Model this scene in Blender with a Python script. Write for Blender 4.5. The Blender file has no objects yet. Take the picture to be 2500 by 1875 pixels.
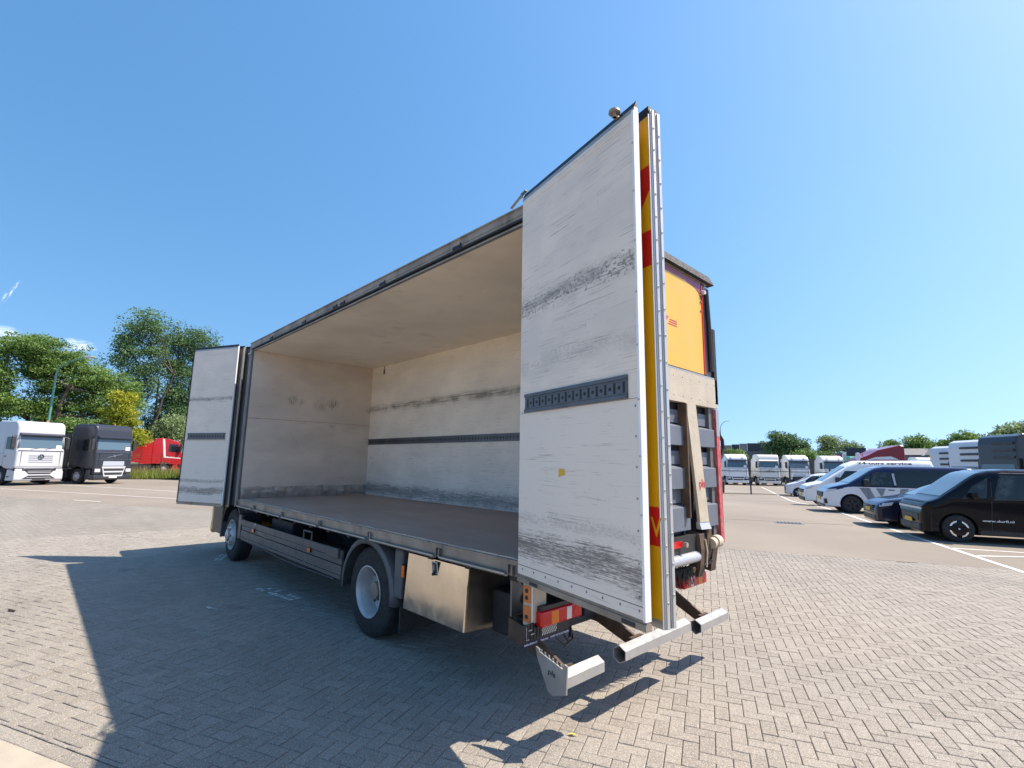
import bpy, math, random
import numpy as np
from mathutils import Vector, Matrix

random.seed(7)
RNG = np.random.default_rng(11)
SC = bpy.context.scene
COL = SC.collection
rad = math.radians

# ------------------------------------------------------------------ camera
F_PX = 1204.05                      # focal length in pixels of the 2500 px wide photograph
CAM = Vector((-2.334, 3.992, 1.897))
YAW, PITCH, ROLL = 0.7634, 0.1567, 0.0165
_f = Vector((math.cos(YAW) * math.cos(PITCH), -math.sin(YAW) * math.cos(PITCH), math.sin(PITCH)))
_r0 = _f.cross(Vector((0, 0, 1))).normalized()
_u0 = _r0.cross(_f)
_r = math.cos(ROLL) * _r0 + math.sin(ROLL) * _u0
_u = -math.sin(ROLL) * _r0 + math.cos(ROLL) * _u0
cam_data = bpy.data.cameras.new("camera")
cam_data.sensor_width = 36.0
cam_data.sensor_fit = 'HORIZONTAL'
cam_data.lens = 36.0 * F_PX / 2500.0
cam_data.clip_start = 0.05
cam_data.clip_end = 12000
cam = bpy.data.objects.new("camera", cam_data)
COL.objects.link(cam)
cam.matrix_world = Matrix(((_r.x, _u.x, -_f.x, CAM.x), (_r.y, _u.y, -_f.y, CAM.y), (_r.z, _u.z, -_f.z, CAM.z), (0, 0, 0, 1)))
SC.camera = cam

# ------------------------------------------------------------------ sky and sun
SUN_DIR = Vector((-0.47, -0.515, 1.0)).normalized()      # towards the sun
elev = math.asin(SUN_DIR.z)
azim = math.atan2(SUN_DIR.x, SUN_DIR.y)
world = bpy.data.worlds.new("World")
SC.world = world
world.use_nodes = True
wn = world.node_tree.nodes
bg = wn["Background"]
sky = wn.new("ShaderNodeTexSky")
sky.sky_type = 'NISHITA'
sky.sun_disc = False
sky.sun_elevation = elev
sky.sun_rotation = azim
sky.altitude = 0
sky.air_density = 1.6
sky.dust_density = 1.0
sky.ozone_density = 3.0
_wl = world.node_tree.links
_tc = wn.new('ShaderNodeTexCoord'); _mx = wn.new('ShaderNodeVectorMath'); _mx.operation = 'MAXIMUM'; _mx.inputs[1].default_value = (-9, -9, 0)
_ad = wn.new('ShaderNodeVectorMath'); _ad.operation = 'ADD'; _ad.inputs[1].default_value = (0, 0, .2)      # softer brightening towards the horizon
_nm = wn.new('ShaderNodeVectorMath'); _nm.operation = 'NORMALIZE'
_wl.new(_tc.outputs['Generated'], _mx.inputs[0]); _wl.new(_mx.outputs[0], _ad.inputs[0]); _wl.new(_ad.outputs[0], _nm.inputs[0]); _wl.new(_nm.outputs[0], sky.inputs[0])
_tint = wn.new('ShaderNodeMix'); _tint.data_type = 'RGBA'; _tint.blend_type = 'MULTIPLY'; _tint.inputs[0].default_value = 1.0
_tint.inputs[7].default_value = (.685, .835, 1.0, 1)                                                      # the camera's rendering of a clear blue sky
_wl.new(sky.outputs[0], _tint.inputs[6])
_se = wn.new('ShaderNodeSeparateColor'); _co = wn.new('ShaderNodeCombineColor')                          # deeper blue where the sky is dark, paler where it is bright
_p1 = wn.new('ShaderNodeMath'); _p1.operation = 'DIVIDE'; _p1.inputs[1].default_value = 2.04
_p2 = wn.new('ShaderNodeMath'); _p2.operation = 'POWER'; _p2.inputs[1].default_value = 1.3
_p3 = wn.new('ShaderNodeMath'); _p3.operation = 'MULTIPLY'; _p3.inputs[1].default_value = 2.04
_wl.new(_tint.outputs[2], _se.inputs[0]); _wl.new(_se.outputs[0], _p1.inputs[0]); _wl.new(_p1.outputs[0], _p2.inputs[0]); _wl.new(_p2.outputs[0], _p3.inputs[0])
_wl.new(_p3.outputs[0], _co.inputs[0]); _wl.new(_se.outputs[1], _co.inputs[1]); _wl.new(_se.outputs[2], _co.inputs[2]); _wl.new(_co.outputs[0], bg.inputs[0])
bg.inputs[1].default_value = 0.13
sun_data = bpy.data.lights.new("sun", 'SUN')
sun_data.energy = 5.0
sun_data.angle = rad(0.53)
sun_data.color = (1.0, 0.895, 0.755)
sun = bpy.data.objects.new("sun", sun_data)
COL.objects.link(sun)
sun.rotation_euler = (-SUN_DIR).to_track_quat('-Z', 'Y').to_euler()
sun.location = (0, 0, 30)
vs = SC.view_settings
vs.view_transform = 'Standard'
vs.look = 'None'
vs.exposure = 0.72
vs.gamma = 1.0
SC.cycles.max_bounces = 12
SC.cycles.diffuse_bounces = 8
SC.cycles.caustics_reflective = False
SC.cycles.caustics_refractive = False

# ------------------------------------------------------------------ pixel helpers (photo pixel -> direction)
def ray(px, py):
    d = _f + _r * ((px - 1250.0) / F_PX) + _u * (-(py - 937.5) / F_PX)
    return d.normalized()
def pt(px, py, D):
    """point on the pixel's ray at horizontal distance D"""
    d = ray(px, py)
    return CAM + d * (D / math.hypot(d.x, d.y))
def gp(px, py, z=0.0):
    d = ray(px, py)
    return CAM + d * ((z - CAM.z) / d.z)

YA = rad(24.8)                      # the yard is laid out along this axis
UX, UY = math.cos(YA), math.sin(YA)
def yard(u, v):                     # yard frame -> world xy
    return (u * UX - v * UY, u * UY + v * UX)
def to_yard(x, y):
    return (x * UX + y * UY, -x * UY + y * UX)
def smooth(a, b, t):
    t = min(1.0, max(0.0, (t - a) / (b - a)))
    return t * t * (3 - 2 * t)
def gz(x, y):                       # the yard falls half a metre towards the far fence
    return -0.5 * smooth(20, 38, -to_yard(x, y)[1])

# ------------------------------------------------------------------ mesh builder
class MB:
    def __init__(s):
        s.v = []; s.f = []
    def add(s, vs_, fs):
        o = len(s.v); s.v += [tuple(p) for p in vs_]; s.f += [tuple(i + o for i in f) for f in fs]; return s
    def box(s, x0, x1, y0, y1, z0, z1):
        return s.add([(x0,y0,z0),(x1,y0,z0),(x1,y1,z0),(x0,y1,z0),(x0,y0,z1),(x1,y0,z1),(x1,y1,z1),(x0,y1,z1)],
                     [(3,2,1,0),(4,5,6,7),(0,1,5,4),(1,2,6,5),(2,3,7,6),(3,0,4,7)])
    def obox(s, o, ax, ay, az):
        """box from corner o with three edge vectors"""
        o, ax, ay, az = Vector(o), Vector(ax), Vector(ay), Vector(az)
        P = [o, o+ax, o+ax+ay, o+ay, o+az, o+ax+az, o+ax+ay+az, o+ay+az]
        fl = [(3,2,1,0),(4,5,6,7),(0,1,5,4),(1,2,6,5),(2,3,7,6),(3,0,4,7)]
        if ax.cross(ay).dot(az) < 0: fl = [f[::-1] for f in fl]
        return s.add(P, fl)
    def prism(s, poly, a, b, axis='y'):
        """extrude a 2-d polygon; axis y: poly is (x,z); axis x: poly is (y,z); axis z: poly is (x,y)"""
        n = len(poly)
        def mk(p, t):
            return (p[0], t, p[1]) if axis == 'y' else ((t, p[0], p[1]) if axis == 'x' else (p[0], p[1], t))
        P = [mk(p, a) for p in poly] + [mk(p, b) for p in poly]
        ar = sum(poly[i][0]*poly[(i+1) % n][1] - poly[(i+1) % n][0]*poly[i][1] for i in range(n))
        fl = [tuple(range(n))[::-1], tuple(range(n, 2*n))] + [(i, (i+1) % n, n+(i+1) % n, n+i) for i in range(n)]
        flip = (ar < 0) ^ (axis == 'y') ^ (b < a)
        if flip: fl = [f[::-1] for f in fl]
        return s.add(P, fl)
    def cyl(s, p0, p1, r0, r1=None, n=16, caps=True):
        r1 = r0 if r1 is None else r1
        p0, p1 = Vector(p0), Vector(p1)
        d = (p1-p0).normalized()
        a = d.cross(Vector((0,0,1)) if abs(d.z) < .9 else Vector((1,0,0))).normalized(); b = d.cross(a)
        P = []
        for p, r in ((p0, r0), (p1, r1)):
            for i in range(n):
                t = 2*math.pi*i/n
                P.append(p + (a*math.cos(t)+b*math.sin(t))*r)
        fl = [(i, (i+1) % n, n+(i+1) % n, n+i) for i in range(n)]
        if caps: fl += [tuple(range(n))[::-1], tuple(range(n, 2*n))]
        return s.add(P, fl)
    def tube(s, path, r, n=8):
        path = [Vector(p) for p in path]
        rs = r if isinstance(r, (list, tuple)) else [r]*len(path)
        P = []; prev = None
        for k, p in enumerate(path):
            d = (path[min(k+1, len(path)-1)] - path[max(k-1, 0)]).normalized()
            if prev is None:
                a = d.cross(Vector((0,0,1)) if abs(d.z) < .9 else Vector((1,0,0))).normalized()
            else:
                a = (prev - d*prev.dot(d)).normalized()
            prev = a; b = d.cross(a)
            for i in range(n):
                t = 2*math.pi*i/n
                P.append(p + (a*math.cos(t)+b*math.sin(t))*rs[k])
        m = len(path)
        fl = [(k*n+i, k*n+(i+1) % n, (k+1)*n+(i+1) % n, (k+1)*n+i) for k in range(m-1) for i in range(n)]
        fl += [tuple(range(n))[::-1], tuple(range((m-1)*n, m*n))]
        return s.add(P, fl)
    def lathe(s, prof, c, n=32, side=1):
        """profile of (radius, y offset) turned about the y axis through c"""
        P = []
        for r, y in prof:
            for i in range(n):
                t = 2*math.pi*i/n
                P.append((c[0]+r*math.cos(t), c[1]+side*y, c[2]+r*math.sin(t)))
        m = len(prof)
        fl = [(k*n+i, k*n+(i+1) % n, (k+1)*n+(i+1) % n, (k+1)*n+i) for k in range(m-1) for i in range(n)]
        if side > 0: fl = [f[::-1] for f in fl]
        return s.add(P, fl)
    def quad(s, *P):
        return s.add(P, [tuple(range(len(P)))])
    def grid(s, fn, nu, nv):
        P = [fn(i/nu, j/nv) for j in range(nv+1) for i in range(nu+1)]
        return s.add(P, [(j*(nu+1)+i, j*(nu+1)+i+1, (j+1)*(nu+1)+i+1, (j+1)*(nu+1)+i) for j in range(nv) for i in range(nu)])
    def build(s, name, mat, parent=None, smooth=False, bevel=0, seg=2, loc=None, rz=0, mats=None):
        me = bpy.data.meshes.new(name)
        me.from_pydata(s.v, [], s.f)
        me.materials.append(mat)
        if smooth: me.polygons.foreach_set('use_smooth', [True]*len(me.polygons))
        me.update()
        o = bpy.data.objects.new(name, me)
        COL.objects.link(o)
        if parent is not None: o.parent = parent
        if loc is not None: o.location = loc
        if rz: o.rotation_euler.z = rz
        if bevel:
            m = o.modifiers.new('bevel', 'BEVEL'); m.width = bevel; m.segments = seg; m.limit_method = 'ANGLE'; m.angle_limit = rad(35)
            m.harden_normals = False
        if smooth:
            try: me.set_sharp_from_angle(angle=rad(38))
            except Exception: pass
        return o

def thing(name, label, cat, loc=(0,0,0), rz=0, group=None):
    o = bpy.data.objects.new(name, None); COL.objects.link(o)
    o.empty_display_size = 0.3
    o.location = loc; o.rotation_euler = (0,0,rz)
    return tag(o, label, cat, group)
def tag(o, label, cat, group=None):
    o['label'] = label; o['category'] = cat
    if group: o['group'] = group
    return o
def struct(o): o['kind'] = 'structure'; return o
def stuff(o): o['kind'] = 'stuff'; return o
def bx(name, mat, parent, x0, x1, y0, y1, z0, z1, bevel=0.0, seg=1):
    return MB().box(min(x0,x1), max(x0,x1), min(y0,y1), max(y0,y1), min(z0,z1), max(z0,z1)).build(name, mat, parent, bevel=bevel, seg=seg)

def text(name, s, mat, parent, origin, xdir, ydir, height, width=None, depth=0.002, bold=0.0, shear=0.0):
    """flat lettering as a real thin mesh: origin = lower left corner on the surface"""
    cu = bpy.data.curves.new('t', 'FONT'); cu.body = s; cu.size = 1.0; cu.extrude = 0.0; cu.offset = bold; cu.shear = shear
    cu.resolution_u = 3
    ob = bpy.data.objects.new('t', cu); COL.objects.link(ob)
    dg = bpy.context.evaluated_depsgraph_get()
    me = bpy.data.meshes.new_from_object(ob.evaluated_get(dg))
    bpy.data.objects.remove(ob); bpy.data.curves.remove(cu)
    n = len(me.vertices); co = np.zeros(n*3); me.vertices.foreach_get('co', co); co = co.reshape(-1, 3)
    w = co[:,0].max()-co[:,0].min(); h = co[:,1].max()-co[:,1].min()
    co[:,0] -= co[:,0].min(); co[:,1] -= co[:,1].min()
    sy = height/h; sx = (width/w) if width else sy
    X = Vector(xdir).normalized(); Y = Vector(ydir).normalized(); N = X.cross(Y)
    O = Vector(origin) + N*depth
    out = np.array(O)[None,:] + co[:,0:1]*sx*np.array(X)[None,:] + co[:,1:2]*sy*np.array(Y)[None,:]
    me.vertices.foreach_set('co', out.ravel()); me.update()
    me.materials.clear(); me.materials.append(mat)
    me.name = name
    o = bpy.data.objects.new(name, me); COL.objects.link(o)
    o.parent = parent
    return o

# ------------------------------------------------------------------ materials
class NT:
    def __init__(s, name):
        s.m = bpy.data.materials.new(name); s.m.use_nodes = True
        s.t = s.m.node_tree; s.n = s.t.nodes; s.b = s.n['Principled BSDF']
        s.out = s.n['Material Output']
    def new(s, kind, **kw):
        nd = s.n.new(kind)
        for k, v in kw.items(): setattr(nd, k, v)
        return nd
    def link(s, a, b): s.t.links.new(a, b)
    def set(s, sock, v):
        if isinstance(v, bpy.types.NodeSocket): s.link(v, sock)
        else: sock.default_value = v
    def coord(s, kind='Object'):
        return s.new('ShaderNodeTexCoord').outputs[kind]
    def pos(s): return s.new('ShaderNodeNewGeometry').outputs['Position']
    def mapping(s, vec, scale=(1,1,1), rot=(0,0,0), loc=(0,0,0)):
        m = s.new('ShaderNodeMapping'); m.inputs['Scale'].default_value = scale; m.inputs['Rotation'].default_value = rot; m.inputs['Location'].default_value = loc
        s.link(vec, m.inputs['Vector']); return m.outputs[0]
    def noise(s, vec, scale, detail=4, rough=.55, dist=0):
        n = s.new('ShaderNodeTexNoise'); n.inputs['Scale'].default_value = scale; n.inputs['Detail'].default_value = detail; n.inputs['Roughness'].default_value = rough
        n.inputs['Distortion'].default_value = dist
        s.link(vec, n.inputs['Vector']); return n.outputs['Fac']
    def ramp(s, fac, a, b, ca=0.0, cb=1.0):
        r = s.new('ShaderNodeMapRange'); r.interpolation_type = 'SMOOTHSTEP'
        s.set(r.inputs['Value'], fac)
        r.inputs['From Min'].default_value = a; r.inputs['From Max'].default_value = b; r.inputs['To Min'].default_value = ca; r.inputs['To Max'].default_value = cb
        return r.outputs[0]
    def math(s, op, a, b=0.0):
        m = s.new('ShaderNodeMath', operation=op); s.set(m.inputs[0], a); s.set(m.inputs[1], b); return m.outputs[0]
    def mix(s, fac, a, b, mode='MIX'):
        m = s.new('ShaderNodeMix', data_type='RGBA', blend_type=mode)
        s.set(m.inputs[0], fac)
        for sk, v in ((m.inputs[6], a), (m.inputs[7], b)):
            if isinstance(v, (tuple, list)): v = tuple(v) + ((1.0,) if len(v) == 3 else ())
            s.set(sk, v)
        return m.outputs[2]
    def bump(s, h, strength, dist=0.01):
        b = s.new('ShaderNodeBump'); b.inputs['Strength'].default_value = strength; b.inputs['Distance'].default_value = dist
        s.link(h, b.inputs['Height']); s.link(b.outputs[0], s.b.inputs['Normal'])
    def base(s, v):
        if isinstance(v, (tuple, list)): v = tuple(v) + ((1.0,) if len(v) == 3 else ())
        s.set(s.b.inputs['Base Color'], v)
    def rough(s, v): s.set(s.b.inputs['Roughness'], v)

def paint(name, col, rough=.4, metal=0.0, var=.12, scale=3.0, dirt=0.0, dirtcol=(.10,.085,.07), bump=0.0, bscale=80, coat=0.0, spec=.5, rv=.2):
    t = NT(name); c = t.coord()
    n1 = t.noise(c, scale, 5)
    lo = tuple(max(0, x*(1-var)) for x in col); hi = tuple(min(1, x*(1+var)) for x in col)
    colr = t.mix(t.ramp(n1, .3, .7), lo, hi)
    if dirt:
        n2 = t.noise(t.mapping(c, (1,1,.35)), scale*2.3, 7, .65)
        colr = t.mix(t.math('MULTIPLY', t.ramp(n2, .45, .75), dirt), colr, dirtcol)
    t.base(colr)
    t.rough(t.ramp(t.noise(c, scale*4, 4), .3, .7, max(.02, rough*(1-rv)), min(1, rough*(1+rv))))
    t.b.inputs['Metallic'].default_value = metal
    t.b.inputs['Specular IOR Level'].default_value = spec
    if coat:
        t.b.inputs['Coat Weight'].default_value = coat; t.b.inputs['Coat Roughness'].default_value = .04
    if bump: t.bump(t.noise(c, bscale, 3), bump, .01)
    return t.m

def grime_panel(name, base, bands=(), streak=1.0, marks=.5, rot=0.0, zmul=1.0, tint=(.055,.048,.042), bandcol=(.07,.062,.055), grey=None, spots=()):
    """white sandwich panel: scuffed along its length, dark rub bands at given heights (z0,z1,strength)"""
    t = NT(name); c = t.coord()
    cr = t.mapping(c, (1,1,1), (0,0,rot))
    sep = t.new('ShaderNodeSeparateXYZ'); t.link(c, sep.inputs[0]); z = sep.outputs[2]
    cloud = t.noise(t.mapping(cr, (.7,.7,1.4)), 1.6, 6, .6)
    col = t.mix(t.ramp(cloud, .3, .72), tuple(x*.86 for x in base), tuple(min(1, x*1.04) for x in base))
    if grey is not None:   # lower board, greyer
        col = t.mix(t.ramp(z, grey[0]-.004, grey[0]+.004, 1.0, 0.0), col, grey[1])
    # long fine scratches
    s1 = t.noise(t.mapping(cr, (1.1,1.1,34)), 2.2, 8, .72)
    s2 = t.noise(t.mapping(cr, (.9,.9,1.2), (0,0,0), (3,5,1)), 2.6, 5, .6)
    scr = t.math('MULTIPLY', t.ramp(s1, .575, .655), t.ramp(s2, .42, .60))
    col = t.mix(t.math('MULTIPLY', scr, .55*streak), col, tint)
    s3 = t.noise(t.mapping(cr, (.55,.55,95), (0,0,0), (2,7,3)), 2.4, 6, .6)
    s4 = t.noise(t.mapping(cr, (1.6,1.6,2.4), (0,0,0), (8,3,6)), 2.2, 4, .6)
    col = t.mix(t.math('MULTIPLY', t.math('MULTIPLY', t.ramp(s3, .60, .63), t.ramp(s4, .47, .58)), .5*streak), col, tint)
    s5 = t.noise(t.mapping(cr, (70,70,3.0), (0,0,0), (1,4,9)), 2.0, 4, .6)
    s6 = t.noise(t.mapping(cr, (2.5,2.5,3), (0,0,0), (5,8,2)), 2.6, 4, .6)
    col = t.mix(t.math('MULTIPLY', t.math('MULTIPLY', t.ramp(s5, .655, .68), t.ramp(s6, .54, .64)), .4*streak), col, tint)
    # short knocks
    k = t.noise(t.mapping(cr, (7,7,22)), 3.0, 6, .75)
    k2 = t.noise(t.mapping(cr, (1,1,1), (0,0,0), (9,2,4)), 3.1, 4)
    col = t.mix(t.math('MULTIPLY', t.math('MULTIPLY', t.ramp(k, .655, .70), t.ramp(k2, .5, .66)), marks), col, tint)
    # rub bands: 's' splatter of knocks, 'g' wood-grain streaks, 'r' greasy smear
    for (kind, zc, hw, st) in bands:
        wob = t.math('MULTIPLY', t.math('SUBTRACT', t.noise(t.mapping(cr, (1.3,1.3,.2)), 1.3, 3), .5), min(.22, hw*1.1))
        zz = t.math('ABSOLUTE', t.math('SUBTRACT', t.math('ADD', z, wob), zc))
        m = t.ramp(zz, 0.0, hw, 1.0, 0.0)
        if kind == 's':
            n1 = t.noise(t.mapping(cr, (15,15,24)), 2.4, 5, .7)
            g1 = t.ramp(t.math('ADD', n1, t.math('MULTIPLY', m, .20)), .69, .76)
            n2 = t.noise(t.mapping(cr, (2.0,2.0,30)), 2.2, 7, .7)
            g2 = t.ramp(t.math('ADD', n2, t.math('MULTIPLY', m, .16)), .66, .76)
            n3 = t.noise(t.mapping(cr, (2.2,2.2,6)), 2.0, 5, .6)
            g3 = t.math('MULTIPLY', t.math('POWER', m, 2.0), t.ramp(n3, .36, .66, 0, .75))
            mm = t.ramp(zz, 0.0, hw*1.9, 1.0, 0.0)
            g = t.math('MULTIPLY', t.math('MAXIMUM', t.math('MAXIMUM', t.math('MULTIPLY', g1, t.ramp(mm, 0, .3)), t.math('MULTIPLY', g2, mm)), g3), st)
        elif kind == 'g':
            n1 = t.noise(t.mapping(cr, (1.6,1.6,60)), 2.2, 9, .72)
            n2 = t.noise(t.mapping(cr, (9,9,50)), 2.4, 6, .7)
            n3 = t.noise(t.mapping(cr, (1.2,1.2,3)), 2.0, 4, .6)
            tot = t.math('ADD', t.math('MULTIPLY', n1, .6), t.math('MULTIPLY', n2, .4))
            k_ = t.math('ADD', t.math('MULTIPLY', t.math('SQRT', m), .17), t.math('MULTIPLY', n3, .10))
            g = t.math('MULTIPLY', t.math('MULTIPLY', t.ramp(t.math('ADD', tot, k_), .60, .76), t.ramp(m, 0, .25)), st)
        else:
            n1 = t.noise(t.mapping(cr, (.8,.8,26)), 2.0, 7, .65)
            n2 = t.noise(t.mapping(cr, (1.6,1.6,1)), 1.4, 4, .6)
            g = t.math('MULTIPLY', t.math('MULTIPLY', t.math('POWER', m, 1.4), t.ramp(t.math('ADD', t.math('MULTIPLY', n1, .55), t.math('MULTIPLY', n2, .45)), .38, .60)), st)
        col = t.mix(g, col, bandcol)
    for (sx, sz, r, st) in spots:      # single smudges, placed on the panel's own surface (y, z)
        dy = t.math('DIVIDE', t.math('SUBTRACT', sep.outputs[1], sx), r); dz = t.math('DIVIDE', t.math('SUBTRACT', z, sz), r*.9)
        d2 = t.math('SQRT', t.math('ADD', t.math('MULTIPLY', dy, dy), t.math('MULTIPLY', dz, dz)))
        n1 = t.noise(t.mapping(c, (1,30,4)), 2.0, 6, .7)
        col = t.mix(t.math('MULTIPLY', t.math('MULTIPLY', t.ramp(d2, 0, 1, 1, 0), t.ramp(n1, .42, .60)), st), col, bandcol)
    t.base(col)
    t.rough(t.ramp(cloud, .3, .7, .36, .6))
    t.bump(t.noise(t.mapping(cr, (2,2,20)), 12, 6), .06, .004)
    return t.m

def glass(name, col=(.012,.016,.018), rough=.03):
    t = NT(name); t.base(col); t.rough(rough)
    t.b.inputs['Specular IOR Level'].default_value = .5
    t.b.inputs['Coat Weight'].default_value = .1; t.b.inputs['Coat Roughness'].default_value = .02
    return t.m
def lens(name, col, rough=.15, bump=.25):
    t = NT(name); t.base(col); t.rough(rough)
    t.b.inputs['Coat Weight'].default_value = .3; t.b.inputs['Coat Roughness'].default_value = .05
    t.b.inputs['Specular IOR Level'].default_value = .3
    t.b.inputs['Subsurface Weight'].default_value = .0
    v = t.new('ShaderNodeTexVoronoi'); v.inputs['Scale'].default_value = 70; t.link(t.coord(), v.inputs['Vector'])
    t.bump(v.outputs['Distance'], bump, .004)
    return t.m

MAT = {}
def setup_mats():
    P = paint
    MAT.update(
        alu=P('aluminium', (.42,.41,.395), .4, .6, .10, 2.5, .22),
        alu_clean=P('aluminium_bright', (.56,.555,.54), .34, .45, .05, 2.5, .06),
        alu_dirty=P('aluminium_dirty', (.30,.255,.205), .5, .25, .22, 3, .6, (.09,.06,.04)),
        alu_dark=P('aluminium_oxidised', (.27,.265,.26), .45, .7, .2, 3, .45),
        white_metal=P('white_trim', (.76,.77,.78), .34, 0, .04, 4, .12),
        galv=P('galvanised', (.36,.355,.34), .4, .5, .1, 5, .15),
        hexalu=P('bumper_aluminium', (.40,.395,.38), .36, .45, .08, 4, .16, (.2,.17,.14)),
        steel=P('stainless', (.66,.59,.49), .17, 1.0, .10, 2.5, .10, bump=.35, bscale=2.2),
        dark=P('chassis_dark', (.021,.021,.022), .6, 0, .3, 5, .3, (.04,.035,.03)),
        black=P('black_plastic', (.018,.018,.019), .45, 0, .25, 8, .2, (.05,.045,.04)),
        rubber=P('rubber', (.017,.017,.018), .75, 0, .25, 8, .3, (.05,.047,.043)),
        tyre=P('tyre_rubber', (.020,.020,.021), .82, 0, .25, 10, .45, (.055,.052,.048), bump=.15, bscale=40),
        mud=P('mudguard_plastic', (.105,.108,.112), .55, 0, .12, 4, .3, (.06,.055,.05)),
        rim=P('rim_silver', (.50,.50,.50), .4, .3, .08, 6, .18),
        rust=P('rusty_steel', (.085,.058,.04), .75, .2, .35, 7, .7, (.12,.05,.022), bump=.3, bscale=30),
        steel_blue=P('cylinder_chrome', (.50,.51,.54), .3, .5, .06, 4, .1),
        yellow=P('yellow_paint', (.64,.385,.010), .38, 0, .04, 2, .05, (.4,.25,.05), coat=.3),
        red=P('red_paint', (.50,.012,.015), .38, 0, .05, 2, .04, coat=.3),
        redworn=P('red_tape_worn', (.45,.07,.07), .5, 0, .3, 14, .55, (.5,.42,.38)),
        purple=P('purple_stripe', (.22,.045,.10), .4, 0, .08, 3, .1),
        slate=P('lift_slate', (.05,.056,.072), .5, 0, .12, 3, .25, (.05,.045,.04)),
        slate_light=P('lift_rib', (.125,.142,.172), .48, 0, .08, 3, .2, (.1,.09,.08)),
        beige=P('lift_plate', (.50,.43,.32), .5, .1, .06, 6, .16, (.3,.24,.17), bump=.5, bscale=90),
        postgrey=P('post_grey', (.16,.16,.165), .45, .3, .15, 3, .35),
        guard=P('side_guard', (.098,.095,.092), .5, .1, .12, 2, .35, (.1,.09,.085)),
        orange=lens('orange_lens', (.85,.17,.012)),
        orange_matt=P('orange_plate', (.66,.20,.05), .45, 0, .05, 12, .1),
        redlens=lens('red_lens', (.50,.006,.008), .2, .08), amberlens=lens('amber_lens', (.70,.16,.006), .2, .08), clearlens=lens('clear_lens', (.62,.58,.56), .2, .08),
        white=P('white_print', (.8,.8,.8), .5, 0, .03),
        ink=P('dark_print', (.03,.03,.035), .5, 0, .05),
        glass=glass('vehicle_glass'),
        seal=P('seal', (.012,.012,.013), .6, 0, .2, 6),
    )
    # worn plywood cargo floor
    t = NT('cargo_floor'); c = t.coord()
    n = t.noise(t.mapping(c, (1.0,3.0,1)), 1.3, 8, .62)
    col = t.mix(t.ramp(n, .3, .7), (.29,.215,.178), (.42,.335,.28))
    sc = t.noise(t.mapping(c, (2.5,26,1)), 2.2, 8, .7)
    col = t.mix(t.math('MULTIPLY', t.ramp(sc, .56, .68), .5), col, (.46,.42,.38))
    sc2 = t.noise(t.mapping(c, (3,20,1), (0,0,0), (4,1,2)), 2.0, 8, .75)
    col = t.mix(t.math('MULTIPLY', t.ramp(sc2, .63, .70), .8), col, (.03,.026,.022))
    gr = t.noise(c, 320, 2); col = t.mix(t.math('MULTIPLY', t.ramp(gr, .4, .7), .25), col, (.08,.07,.06))
    t.base(col); t.rough(t.ramp(n, .3, .7, .5, .75)); t.bump(gr, .15, .002); MAT['floor'] = t.m
    W = (.80,.71,.61)
    MAT['doorpanel'] = grime_panel('door_inner_rear', W, [('s',3.09,.17,.72), ('g',1.31,.15,.8), ('s',1.50,.10,.28), ('s',2.62,.14,.2)], 1.0, .85, -.23, grey=(2.268, (.75,.68,.60)))
    MAT['doorpanel_f'] = grime_panel('door_inner_front', (.78,.69,.60), [('s',3.0,.09,.8), ('g',1.27,.10,.8), ('g',1.45,.05,.5)], .9, .4, .43, grey=(2.22, (.70,.64,.57)))
    MAT['wall_up'] = grime_panel('wall_upper', (.84,.755,.63), [('r',2.98,.14,.9)], .8, .5, 0, bandcol=(.075,.055,.03))
    MAT['wall_low'] = grime_panel('wall_lower', (.82,.74,.65), [('g',1.30,.17,.75)], 1.2, .5, 0, bandcol=(.085,.083,.09))
    MAT['bulk'] = grime_panel('bulkhead_panel', (.70,.605,.51), [], .6, .5, 1.57, spots=((.46,3.02,.15,.95),(-.36,3.01,.17,1.0),(-.10,2.95,.24,.45),(.28,2.99,.10,.6),(-1.15,2.93,.09,.9),(-.36,2.55,.12,.4),(.3,2.2,.2,.2),(-.3,1.9,.2,.2)))
    MAT['ceil'] = grime_panel('ceiling_panel', (.84,.75,.635), [], .25, .15, 0)
    MAT['kick'] = paint('kick_plate', (.47,.44,.40), .4, .5, .15, 4, .6, (.05,.04,.03))
    MAT['skin'] = MAT['yellow']
setup_mats()
# ------------------------------------------------------------------ ground
def asphalt_mat():
    t = NT('asphalt'); p = t.pos()
    big = t.noise(p, .12, 5, .6)
    col = t.mix(t.ramp(big, .3, .7), (.212,.176,.136), (.295,.250,.197))
    st = t.noise(t.mapping(p, (.25,.9,1), (0,0,-YA)), .55, 6, .65)
    col = t.mix(t.math('MULTIPLY', t.ramp(st, .52, .74), .5), col, (.13,.115,.098))
    sp = t.noise(p, 70, 3, .7)
    col = t.mix(t.math('MULTIPLY', t.ramp(sp, .35, .7), .45), col, (.36,.312,.25))
    ag = t.new('ShaderNodeTexVoronoi'); ag.inputs['Scale'].default_value = 95; t.link(p, ag.inputs['Vector'])
    col = t.mix(t.math('MULTIPLY', t.ramp(ag.outputs['Distance'], .25, .55), .3), col, (.11,.095,.08))
    spot = t.noise(p, .9, 3, .5); col = t.mix(t.math('MULTIPLY', t.ramp(spot, .70, .76), .55), col, (.075,.066,.056))
    t.base(col); t.rough(.88); t.bump(ag.outputs['Distance'], .25, .006)
    return t.m
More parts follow.
